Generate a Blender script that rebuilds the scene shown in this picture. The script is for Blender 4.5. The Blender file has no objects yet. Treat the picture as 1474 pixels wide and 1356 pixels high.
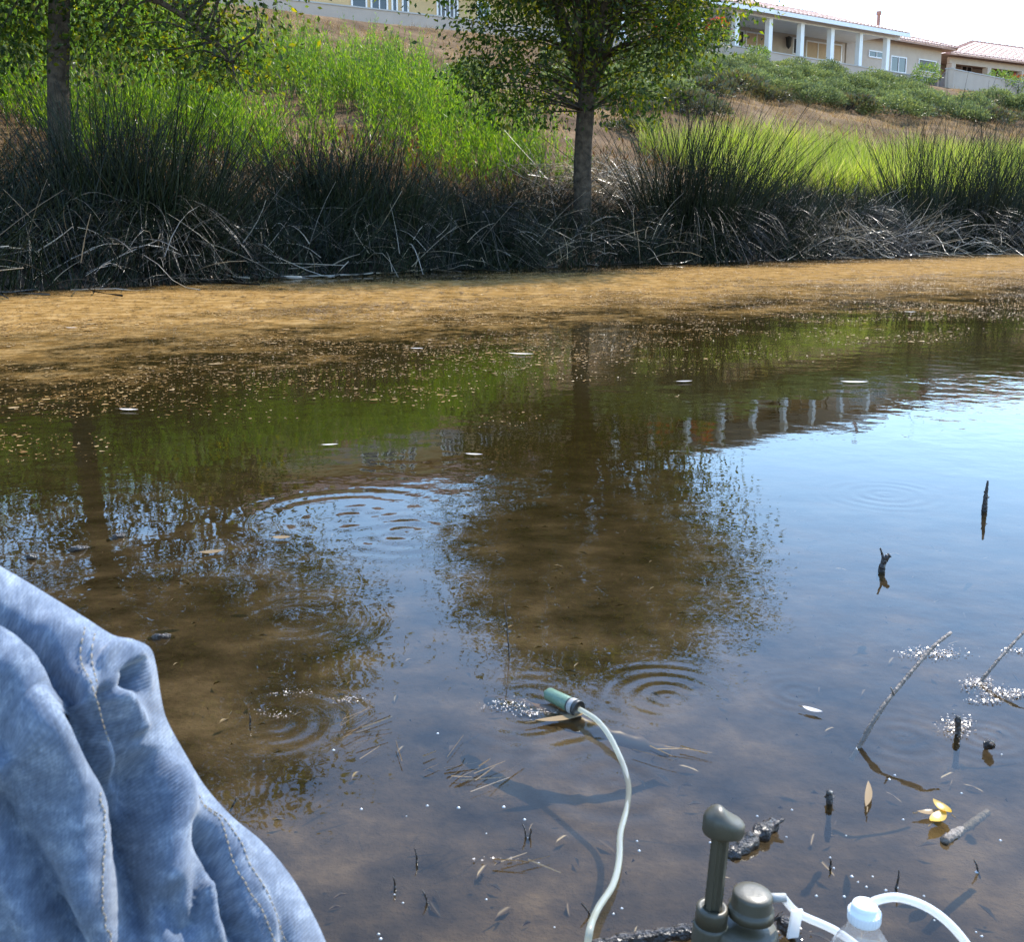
import bpy, math, random
import numpy as np
from mathutils import Vector
SC = bpy.context.scene
COL = SC.collection
rng = np.random.default_rng(7)
random.seed(7)
R = math.radians

# ------------------------------------------------------------------ camera
F, CX, CY, PITCH, CAMH = 1500.0, 737.0, 580.0, R(10), 0.68
cam_d = bpy.data.cameras.new('camera'); cam = bpy.data.objects.new('camera', cam_d); COL.objects.link(cam)
cam.location = (0, 0, CAMH); cam.rotation_euler = (R(90) - PITCH, 0, 0)
cam_d.sensor_width = 36; cam_d.lens = 36 * F / 1474
cam_d.shift_y = (CY - 678) / 1474
cam_d.clip_start = .05; cam_d.clip_end = 3000
cam_d.dof.use_dof = True; cam_d.dof.focus_distance = 5.0; cam_d.dof.aperture_fstop = 26
SC.camera = cam
# ------------------------------------------------------------------ light
SUN_EL, SUN_AZ = R(48), R(34)          # azimuth to the right of the view direction (+Y)
w = bpy.data.worlds.new('World'); SC.world = w; w.use_nodes = True
wn = w.node_tree; bg = wn.nodes['Background']
sky = wn.nodes.new('ShaderNodeTexSky'); sky.sky_type = 'NISHITA'; sky.sun_disc = False
sky.sun_elevation = SUN_EL; sky.sun_rotation = SUN_AZ
sky.air_density = 1.3; sky.dust_density = 0.1; sky.ozone_density = 5.5
wn.links.new(sky.outputs[0], bg.inputs[0]); bg.inputs[1].default_value = 0.15
sun_d = bpy.data.lights.new('sun', 'SUN'); sun_d.energy = 2.45; sun_d.angle = R(.53); sun_d.color = (1, .94, .84)
sun = bpy.data.objects.new('sun', sun_d); COL.objects.link(sun)
sdir = Vector((math.sin(SUN_AZ) * math.cos(SUN_EL), math.cos(SUN_AZ) * math.cos(SUN_EL), math.sin(SUN_EL)))
sun.rotation_euler = sdir.to_track_quat('Z', 'Y').to_euler(); sun.location = sdir * 60
SC.view_settings.view_transform = 'Standard'; SC.view_settings.look = 'None'
SC.view_settings.exposure = 1.92; SC.view_settings.gamma = 1

# ------------------------------------------------------------------ geometry of the place
def ray(px, py):
    x = (px - CX) / F; y = -(py - CY) / F
    return np.array([x, math.cos(PITCH) + y * math.sin(PITCH), -math.sin(PITCH) + y * math.cos(PITCH)])
EYE = np.array([0, 0, CAMH])
def at_z(px, py, z=0.0):
    d = ray(px, py); return EYE + d * ((z - CAMH) / d[2])
def at_depth(px, py, dep):
    return EYE + ray(px, py) * dep
def at_Y(px, py, Y):
    d = ray(px, py); return EYE + d * (Y / d[1])
BANK0 = np.array([-.36, 14.8]); BA = R(36.5)
BU = np.array([math.cos(BA), math.sin(BA)]); BN = np.array([-BU[1], BU[0]])
BT = [-60, -6.54, -3.2, 0, 1.9, 5.15, 9.4, 12.9, 40, 80]; BS = [-4, -1.28, -.4, .12, .1, -.55, -.35, -.8, -2, -3]
def to_ts(x, y):
    rx = x - BANK0[0]; ry = y - BANK0[1]
    t = rx * BU[0] + ry * BU[1]; s = rx * BN[0] + ry * BN[1]
    return t, s - np.interp(t, BT, BS)
def from_ts(t, s):
    ss = s + np.interp(t, BT, BS)
    return BANK0[0] + t * BU[0] + ss * BN[0], BANK0[1] + t * BU[1] + ss * BN[1]
def vnoise(x, y, seed=0):
    x = np.asarray(x, float); y = np.asarray(y, float)
    def h(i, j):
        v = np.sin(i * 127.1 + j * 311.7 + seed * 74.7) * 43758.5453
        return v - np.floor(v)
    i = np.floor(x); j = np.floor(y); fx = x - i; fy = y - j
    fx = fx * fx * (3 - 2 * fx); fy = fy * fy * (3 - 2 * fy)
    return (h(i, j) * (1 - fx) + h(i + 1, j) * fx) * (1 - fy) + (h(i, j + 1) * (1 - fx) + h(i + 1, j + 1) * fx) * fy
def fbm(x, y, seed=0, o=3):
    a = 0; amp = .5; f = 1
    for k in range(o):
        a = a + amp * vnoise(np.asarray(x) * f, np.asarray(y) * f, seed + k); amp *= .5; f *= 2.03
    return a / (1 - .5 ** o)
def ground_z(x, y):
    x = np.asarray(x, float); y = np.asarray(y, float)
    t, s = to_ts(x, y)
    zf = np.interp(s, [-12, -1, 0, 1, 21, 22, 200], [-2.5, -.3, 0, .38, 7.3, 7.35, 7.35])
    bump = (fbm(x * .45, y * .45, 3) - .5) * .5 * np.clip((s - .5) / 3, 0, 1) * np.clip((20 - s) / 3, 0, 1)
    yn = y + (fbm(x * .8, y * .8, 9) - .5) * .3
    zn = np.interp(yn, [-6, -1, .25, .5, .8, 2, 5, 9, 12], [.6, .25, .12, .02, -.055, -.13, -.34, -.6, -.7])
    zn = zn + (fbm(x * 3, y * 3, 21) - .5) * .03 * np.clip(yn, 0, 1)
    return np.maximum(zf + bump, zn)
def hit_ground(px, py):
    d = ray(px, py)
    for k in np.geomspace(.3, 200, 3000):
        p = EYE + d * k
        if p[2] < ground_z(p[0], p[1]): return p
    return EYE + d * 60

# ------------------------------------------------------------------ helpers
def mesh_obj(name, verts, faces, mat=None, parent=None, smooth=False):
    me = bpy.data.meshes.new(name)
    verts = np.asarray(verts, dtype=np.float32).reshape(-1, 3)
    if isinstance(faces, np.ndarray):
        k = faces.shape[1]; m = len(faces)
        me.vertices.add(len(verts)); me.vertices.foreach_set('co', verts.ravel())
        me.loops.add(m * k); me.loops.foreach_set('vertex_index', faces.astype(np.int32).ravel())
        me.polygons.add(m); me.polygons.foreach_set('loop_start', np.arange(0, m * k, k, dtype=np.int32))
        me.polygons.foreach_set('loop_total', np.full(m, k, dtype=np.int32))
    else:
        me.from_pydata(verts.tolist(), [], faces)
    if smooth: me.polygons.foreach_set('use_smooth', np.ones(len(me.polygons), dtype=bool))
    me.update(calc_edges=True); me.validate()
    if mat: me.materials.append(mat)
    o = bpy.data.objects.new(name, me); COL.objects.link(o)
    if parent: o.parent = parent
    return o
def tag(o, label=None, cat=None, group=None, kind=None):
    if label: o['label'] = label
    if cat: o['category'] = cat
    if group: o['group'] = group
    if kind: o['kind'] = kind
    return o
def thing(name, loc, label, cat, group=None):
    o = bpy.data.objects.new(name, None); COL.objects.link(o); o.location = Vector([float(v) for v in loc])
    o.empty_display_size = .1
    return tag(o, label, cat, group)
def sub(name, verts, faces, mat, parent, smooth=False):
    """part given in world coordinates, parented to a thing whose origin is elsewhere"""
    off = np.array(world_off(parent))
    return mesh_obj(name, np.asarray(verts, float).reshape(-1, 3) - off, faces, mat, parent, smooth)
def world_off(o):
    v = Vector((0, 0, 0))
    while o: v += o.location; o = o.parent
    return v
class MB:
    def __init__(s): s.v = []; s.f = []
    def add(s, v, f):
        b = len(s.v); s.v += [tuple(map(float, p)) for p in v]; s.f += [tuple(i + b for i in q) for q in f]; return s
    def box(s, o, ax, ay, az):
        o, ax, ay, az = (np.asarray(q, float) for q in (o, ax, ay, az))
        v = [o, o + ax, o + ax + ay, o + ay, o + az, o + ax + az, o + ax + ay + az, o + ay + az]
        return s.add(v, [(0, 3, 2, 1), (4, 5, 6, 7), (0, 1, 5, 4), (1, 2, 6, 5), (2, 3, 7, 6), (3, 0, 4, 7)])
    def tube(s, pts, rad, n=8, cap=True, twist=0):
        pts = [np.asarray(p, float) for p in pts]; m = len(pts)
        rad = [rad] * m if np.isscalar(rad) else rad
        v = []; f = []; ref = None
        for i, p in enumerate(pts):
            d = pts[min(i + 1, m - 1)] - pts[max(i - 1, 0)]; d = d / (np.linalg.norm(d) + 1e-9)
            if ref is None: ref = np.array([0, 0, 1.]) if abs(d[2]) < .9 else np.array([1., 0, 0])
            e1 = ref - d * (ref @ d); e1 /= np.linalg.norm(e1); e2 = np.cross(d, e1); ref = e1
            for k in range(n):
                a = 2 * math.pi * k / n + twist
                v.append(p + (e1 * math.cos(a) + e2 * math.sin(a)) * rad[i])
        for i in range(m - 1):
            for k in range(n):
                k2 = (k + 1) % n
                f.append((i * n + k, i * n + k2, (i + 1) * n + k2, (i + 1) * n + k))
        if cap:
            f.append(tuple(range(n))[::-1]); f.append(tuple((m - 1) * n + k for k in range(n)))
        return s.add(v, f)
    def lathe(s, o, axis, prof, n=24, e1=None, sx=1.0, sy=1.0):
        o = np.asarray(o, float); ax = np.asarray(axis, float); ax = ax / np.linalg.norm(ax)
        ref = np.array([1., 0, 0]) if e1 is None else np.asarray(e1, float)
        e1 = ref - ax * (ref @ ax); e1 /= np.linalg.norm(e1); e2 = np.cross(ax, e1)
        v = []; f = []; m = len(prof)
        for (h, r) in prof:
            for k in range(n):
                a = 2 * math.pi * k / n
                v.append(o + ax * h + (e1 * math.cos(a) * sx + e2 * math.sin(a) * sy) * r)
        for i in range(m - 1):
            for k in range(n):
                k2 = (k + 1) % n; f.append((i * n + k, i * n + k2, (i + 1) * n + k2, (i + 1) * n + k))
        f.append(tuple(range(n))[::-1]); f.append(tuple((m - 1) * n + k for k in range(n)))
        return s.add(v, f)
    def part(s, name, mat, parent, smooth=False): return sub(name, s.v, s.f, mat, parent, smooth)
    def top(s, name, mat, smooth=False): return mesh_obj(name, s.v, s.f, mat, None, smooth)
def spline(pts, n=8):
    p = np.asarray(pts, float); out = []
    q = np.vstack([2 * p[0] - p[1], p, 2 * p[-1] - p[-2]])
    for i in range(1, len(q) - 2):
        for k in range(n):
            t = k / n
            out.append(.5 * ((2 * q[i]) + (-q[i - 1] + q[i + 1]) * t + (2 * q[i - 1] - 5 * q[i] + 4 * q[i + 1] - q[i + 2]) * t * t
                             + (-q[i - 1] + 3 * q[i] - 3 * q[i + 1] + q[i + 2]) * t ** 3))
    out.append(p[-1]); return np.array(out)
def unit(a): return a / (np.linalg.norm(a, axis=-1, keepdims=True) + 1e-9)
def rand_dirs(n):
    return unit(rng.normal(size=(n, 3)))
def leaves(pos, direc, length, width, fold=.25):
    """rhombic leaves: 4 verts, 2 tris folded along the midrib"""
    n = len(pos); direc = unit(direc); side = unit(np.cross(direc, rand_dirs(n))); nor = np.cross(direc, side)
    L = np.broadcast_to(np.asarray(length, float), (n,))[:, None]; W = np.broadcast_to(np.asarray(width, float), (n,))[:, None]
    mid = pos + direc * L * .45
    v = np.stack([pos, mid + side * W * .5 + nor * W * fold, pos + direc * L, mid - side * W * .5 + nor * W * fold], 1)
    b = (np.arange(n) * 4)[:, None]
    f = np.concatenate([b + np.array([[0, 1, 2]]), b + np.array([[0, 2, 3]])], 1).reshape(-1, 3)
    return v.reshape(-1, 3), f
def blades(base, direc, bend, length, width, seg=3, taper=.15):
    """flat curved blades; direc initial direction, bend = vector added quadratically"""
    n = len(base); direc = unit(direc)
    L = np.broadcast_to(np.asarray(length, float), (n,))[:, None]; W = np.broadcast_to(np.asarray(width, float), (n,))[:, None]
    side = unit(np.cross(direc, rand_dirs(n)))
    vs = []
    for k in range(seg + 1):
        t = k / seg
        p = base + direc * L * t + bend * L * t * t
        ww = W * (1 - (1 - taper) * t ** 1.5) * .5
        vs += [p - side * ww, p + side * ww]
    v = np.stack(vs, 1); m = 2 * (seg + 1)
    b = (np.arange(n) * m)[:, None]
    f = np.concatenate([b + np.array([[2 * k, 2 * k + 1, 2 * k + 3, 2 * k + 2]]) for k in range(seg)], 1).reshape(-1, 4)
    return v.reshape(-1, 3), f
def stalks(base, direc, bend, length, rad, seg=4, tip=.25):
    """three-sided round stalks"""
    n = len(base); direc = unit(direc)
    L = np.broadcast_to(np.asarray(length, float), (n,))[:, None]; Rr = np.broadcast_to(np.asarray(rad, float), (n,))[:, None]
    e1 = unit(np.cross(direc, rand_dirs(n))); e2 = np.cross(direc, e1); vs = []
    for k in range(seg + 1):
        t = k / seg; p = base + direc * L * t + bend * L * t * t; r = Rr * (1 - (1 - tip) * t)
        for a in (0, 2.094, 4.189): vs.append(p + (e1 * math.cos(a) + e2 * math.sin(a)) * r)
    v = np.stack(vs, 1); m = 3 * (seg + 1); b = (np.arange(n) * m)[:, None]
    q = []
    for k in range(seg):
        for j in range(3):
            j2 = (j + 1) % 3; q.append(b + np.array([[3 * k + j, 3 * k + j2, 3 * k + 3 + j2, 3 * k + 3 + j]]))
    return v.reshape(-1, 3), np.concatenate(q, 1).reshape(-1, 4)
def cat(*vf):
    vs = []; fs = []; b = 0
    for v, f in vf: vs.append(v); fs.append(f + b); b += len(v)
    return np.vstack(vs), np.vstack(fs)

# ------------------------------------------------------------------ materials
def new_mat(name):
    m = bpy.data.materials.new(name); m.use_nodes = True; nt = m.node_tree
    for n in list(nt.nodes): nt.nodes.remove(n)
    out = nt.nodes.new('ShaderNodeOutputMaterial'); return m, nt, out
def N(nt, t, **kw):
    n = nt.nodes.new(t)
    for k, v in kw.items():
        if k.startswith('i_'):
            key = k[2:]; n.inputs[int(key) if key.isdigit() else key.replace('_', ' ')].default_value = v
        else: setattr(n, k, v)
    return n
def ramp(nt, stops):
    r = nt.nodes.new('ShaderNodeValToRGB'); e = r.color_ramp.elements
    while len(e) > 1: e.remove(e[-1])
    e[0].position = stops[0][0]; e[0].color = (*stops[0][1], 1)
    for p, c in stops[1:]:
        q = e.new(p); q.color = (*c, 1)
    return r
def leaf_mat(name, cols, trans=.5, gloss=.08, rough=.35, tboost=1.6):
    m, nt, out = new_mat(name); L = nt.links.new
    g = N(nt, 'ShaderNodeNewGeometry'); r = ramp(nt, [(i / (len(cols) - 1), c) for i, c in enumerate(cols)])
    L(g.outputs['Random Per Island'], r.inputs[0])
    vn = N(nt, 'ShaderNodeTexNoise', i_Scale=.9, i_Detail=4, i_Roughness=.6); L(g.outputs['Position'], vn.inputs['Vector'])
    vr = ramp(nt, [(.32, (.45, .44, .5)), (.5, (.92, .9, .92)), (.68, (1.25, 1.14, .95))]); L(vn.outputs[0], vr.inputs[0])
    vm = N(nt, 'ShaderNodeMix', data_type='RGBA', blend_type='MULTIPLY', i_0=1.0); L(r.outputs[0], vm.inputs[6]); L(vr.outputs[0], vm.inputs[7])
    class _O: outputs = [vm.outputs[2]]
    r = _O
    d = N(nt, 'ShaderNodeBsdfDiffuse'); t = N(nt, 'ShaderNodeBsdfTranslucent')
    L(r.outputs[0], d.inputs[0])
    hs = N(nt, 'ShaderNodeHueSaturation', i_Saturation=1.15, i_Value=tboost); L(r.outputs[0], hs.inputs['Color']); L(hs.outputs[0], t.inputs[0])
    mx = N(nt, 'ShaderNodeMixShader', i_Fac=trans); L(d.outputs[0], mx.inputs[1]); L(t.outputs[0], mx.inputs[2])
    gl = N(nt, 'ShaderNodeBsdfGlossy', i_Roughness=rough); m2 = N(nt, 'ShaderNodeMixShader', i_Fac=gloss)
    L(mx.outputs[0], m2.inputs[1]); L(gl.outputs[0], m2.inputs[2]); L(m2.outputs[0], out.inputs[0]); return m
def surf_mat(name, col, rough=.7, col2=None, scale=8, bump=.0, bscale=40, spec=.4, metal=0, detail=5, coord='Object'):
    m, nt, out = new_mat(name); L = nt.links.new
    b = N(nt, 'ShaderNodeBsdfPrincipled', i_Roughness=rough, i_Metallic=metal); b.inputs['Specular IOR Level'].default_value = spec
    tc = N(nt, 'ShaderNodeTexCoord')
    nz = N(nt, 'ShaderNodeTexNoise', i_Scale=scale, i_Detail=detail); L(tc.outputs[coord], nz.inputs['Vector'])
    c2 = col2 or tuple(v * .75 for v in col)
    r = ramp(nt, [(.3, c2), (.7, col)]); L(nz.outputs[0], r.inputs[0]); L(r.outputs[0], b.inputs['Base Color'])
    if bump:
        nb = N(nt, 'ShaderNodeTexNoise', i_Scale=bscale, i_Detail=6); L(tc.outputs[coord], nb.inputs['Vector'])
        bp = N(nt, 'ShaderNodeBump', i_Strength=bump, i_Distance=.02); L(nb.outputs[0], bp.inputs['Height']); L(bp.outputs[0], b.inputs['Normal'])
    L(b.outputs[0], out.inputs[0]); return m
M = {}
M['bark'] = surf_mat('bark', (.10, .08, .06), .95, (.04, .033, .026), 14, .9, 30, .08)
M['tree_leaf'] = leaf_mat('tree_leaf', [(.020, .036, .009), (.034, .056, .011), (.062, .085, .015), (.16, .15, .02)], .6, .018, .4, 2.4)
M['weed'] = leaf_mat('weed', [(.04, .085, .014), (.075, .135, .018), (.105, .165, .022), (.15, .18, .04)], .55, .03, .35, 2.7)
M['grass_green'] = leaf_mat('grass_green', [(.10, .15, .022), (.15, .20, .03), (.19, .22, .05), (.24, .22, .10)], .55, .03, .35, 2.2)
M['dry_grass'] = leaf_mat('dry_grass', [(.13, .078, .03), (.23, .15, .065), (.33, .23, .11), (.42, .32, .18)], .35, .008, .5, 1.3)
M['reed'] = leaf_mat('reed', [(.005, .010, .005), (.010, .018, .007), (.018, .030, .010), (.030, .036, .015)], .12, .03, .3, 1.3)
M['reed_dead'] = leaf_mat('reed_dead', [(.014, .013, .008), (.03, .027, .017), (.07, .06, .04), (.22, .19, .14)], .15, .05, .3, 1.2)
M['shrub'] = leaf_mat('shrub', [(.07, .10, .035), (.11, .14, .05), (.15, .18, .065), (.20, .23, .09)], .35, .04, .3, 1.7)
M['shrub_brown'] = leaf_mat('shrub_brown', [(.05, .05, .02), (.09, .075, .03), (.07, .10, .03), (.13, .10, .05)], .35, .06, .4, 1.6)
M['flower_red'] = leaf_mat('flower_red', [(.4, .05, .03), (.5, .10, .05)], .4, .04, .4, 1.2)
M['garden_leaf'] = leaf_mat('garden_leaf', [(.06, .11, .02), (.10, .16, .03), (.18, .22, .04)], .5, .06, .4, 1.8)
M['wet_wood'] = surf_mat('wet_wood', (.055, .04, .03), .28, (.02, .015, .012), 60, .8, 120, .6)
M['dry_stick'] = surf_mat('dry_stick', (.22, .18, .145), .6, (.12, .095, .075), 60, .6, 150)
M['olive_plastic'] = surf_mat('olive_plastic', (.075, .063, .038), .42, (.062, .052, .031), 30, .05, 300, .5)
M['dark_plastic'] = surf_mat('dark_plastic', (.035, .035, .032), .4, (.025, .025, .022), 30, .05, 300, .5)
M['filter_green'] = surf_mat('filter_green', (.13, .20, .13), .35, (.10, .16, .10), 40, .1, 200, .5)
M['grey_rubber'] = surf_mat('grey_rubber', (.35, .34, .31), .5, (.28, .27, .25), 40, 0, 10, .4)
M['white_plastic'] = surf_mat('white_plastic', (.82, .82, .80), .35, (.78, .78, .76), 30, 0, 10, .5)
M['stucco'] = surf_mat('stucco', (.52, .43, .34), .9, (.47, .38, .30), 3, .3, 60)
M['stucco_wall'] = surf_mat('stucco_wall', (.44, .36, .29), .9, (.38, .31, .25), 1.2, .3, 50)
M['stucco_yellow'] = surf_mat('stucco_yellow', (.60, .43, .22), .9, (.54, .38, .19), 2, .3, 50)
M['white_paint'] = surf_mat('white_paint', (.80, .79, .77), .5, (.74, .73, .71), 3)
M['tile'] = surf_mat('tile', (.55, .38, .31), .7, (.42, .26, .20), 2.2, .2, 30)
M['ridge_tile'] = surf_mat('ridge_tile', (.40, .20, .15), .7, (.30, .15, .11), 4)
M['dark_glass'] = surf_mat('dark_glass', (.02, .022, .025), .08, (.015, .016, .02), 2, 0, 10, .8)
M['blind'] = surf_mat('blind', (.50, .36, .22), .8, (.44, .31, .19), 5)
M['dark_metal'] = surf_mat('dark_metal', (.03, .026, .024), .5, (.02, .02, .02), 5)
M['shade_grey'] = surf_mat('shade_grey', (.17, .165, .16), .8, (.13, .13, .125), 3)
M['concrete'] = surf_mat('concrete', (.45, .42, .38), .9, (.38, .36, .32), 2)
M['straw'] = leaf_mat('straw', [(.15, .10, .05), (.24, .17, .09), (.36, .28, .18)], .2, .02, .25, 1.2)
M['leaf_litter'] = leaf_mat('leaf_litter', [(.03, .022, .015), (.07, .045, .03), (.12, .08, .05), (.20, .15, .10)], .1, .05, .4, 1.1)
M['yellow_leaf'] = leaf_mat('yellow_leaf', [(.55, .33, .03), (.6, .38, .04)], .35, .08, .3, 1.2)
M['pale_leaf'] = leaf_mat('pale_leaf', [(.55, .48, .4), (.7, .66, .6)], .2, .15, .25, 1.1)
M['scum'] = leaf_mat('scum', [(.12, .066, .02), (.19, .11, .036), (.26, .16, .062), (.34, .24, .12)], .12, .05, .35, 1.1)
M['scum_pale'] = leaf_mat('scum_pale', [(.2, .14, .09), (.35, .28, .2), (.45, .40, .33)], .1, .12, .2, 1.1)

def glassy(name, tint, rough=.06, alpha=.2, ior=1.45, dcol=(.8, .8, .8)):
    m, nt, out = new_mat(name); L = nt.links.new
    tr = N(nt, 'ShaderNodeBsdfTransparent', i_Color=(*tint, 1)); df = N(nt, 'ShaderNodeBsdfDiffuse', i_Color=(*dcol, 1))
    tl = N(nt, 'ShaderNodeBsdfTranslucent', i_Color=(*dcol, 1)); ad = N(nt, 'ShaderNodeMixShader', i_Fac=.5)
    L(df.outputs[0], ad.inputs[1]); L(tl.outputs[0], ad.inputs[2])
    mx = N(nt, 'ShaderNodeMixShader', i_Fac=alpha); L(tr.outputs[0], mx.inputs[1]); L(ad.outputs[0], mx.inputs[2])
    gl = N(nt, 'ShaderNodeBsdfGlossy', i_Roughness=rough); lw = N(nt, 'ShaderNodeLayerWeight', i_Blend=.5)
    pw = N(nt, 'ShaderNodeMath', operation='POWER'); L(lw.outputs['Facing'], pw.inputs[0]); pw.inputs[1].default_value = 4.0
    fr = N(nt, 'ShaderNodeMath', operation='MULTIPLY_ADD'); L(pw.outputs[0], fr.inputs[0]); fr.inputs[1].default_value = .8; fr.inputs[2].default_value = ((ior - 1) / (ior + 1)) ** 2
    m2 = N(nt, 'ShaderNodeMixShader'); L(fr.outputs[0], m2.inputs[0]); L(mx.outputs[0], m2.inputs[1]); L(gl.outputs[0], m2.inputs[2])
    L(m2.outputs[0], out.inputs[0]); return m
M['clear_plastic'] = glassy('clear_plastic', (.95, .95, .95), .08, .13, 1.6)
M['milky_tube'] = glassy('milky_tube', (.92, .92, .85), .12, .5, 1.45, (.62, .62, .52))
M['white_tube'] = glassy('white_tube', (.95, .95, .95), .15, .75, 1.45, (.85, .85, .84))
M['glint_bead'] = surf_mat('glint_bead', (.5, .5, .5), .33, (.45, .45, .45), 5, 0, 10, 1.0, .6)  # bright half-metal surface for the beads added as sun glints

def ground_material():
    m, nt, out = new_mat('ground_soil'); L = nt.links.new
    b = N(nt, 'ShaderNodeBsdfPrincipled', i_Roughness=.95); b.inputs['Specular IOR Level'].default_value = .05; g = N(nt, 'ShaderNodeNewGeometry')
    n1 = N(nt, 'ShaderNodeTexNoise', i_Scale=.9, i_Detail=8, i_Roughness=.65); L(g.outputs['Position'], n1.inputs['Vector'])
    n2 = N(nt, 'ShaderNodeTexNoise', i_Scale=14, i_Detail=8, i_Roughness=.7); L(g.outputs['Position'], n2.inputs['Vector'])
    dry = ramp(nt, [(.3, (.06, .036, .018)), (.48, (.135, .083, .042)), (.62, (.21, .135, .07)), (.8, (.28, .195, .105))]); L(n1.outputs[0], dry.inputs[0])
    dm = N(nt, 'ShaderNodeMix', data_type='RGBA', blend_type='MULTIPLY', i_0=.7); sp = ramp(nt, [(.3, (.45, .42, .4)), (.7, (1, 1, 1))])
    L(n2.outputs[0], sp.inputs[0]); L(dry.outputs[0], dm.inputs[6]); L(sp.outputs[0], dm.inputs[7])
    n3 = N(nt, 'ShaderNodeTexNoise', i_Scale=7, i_Detail=9, i_Roughness=.62); L(g.outputs['Position'], n3.inputs['Vector'])
    wet = ramp(nt, [(.34, (.020, .015, .011)), (.45, (.060, .045, .032)), (.55, (.10, .073, .050)), (.66, (.17, .125, .085))]); L(n3.outputs[0], wet.inputs[0])
    sx = N(nt, 'ShaderNodeSeparateXYZ'); L(g.outputs['Position'], sx.inputs[0])
    mr = N(nt, 'ShaderNodeMapRange'); mr.inputs[1].default_value = .12; mr.inputs[2].default_value = .5; L(sx.outputs[2], mr.inputs[0])
    mm = N(nt, 'ShaderNodeMix', data_type='RGBA'); L(mr.outputs[0], mm.inputs[0]); L(wet.outputs[0], mm.inputs[6]); L(dm.outputs[2], mm.inputs[7])
    L(mm.outputs[2], b.inputs['Base Color'])
    bp = N(nt, 'ShaderNodeBump', i_Strength=.7, i_Distance=.03); L(n2.outputs[0], bp.inputs['Height']); L(bp.outputs[0], b.inputs['Normal'])
    L(b.outputs[0], out.inputs[0]); return m

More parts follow.
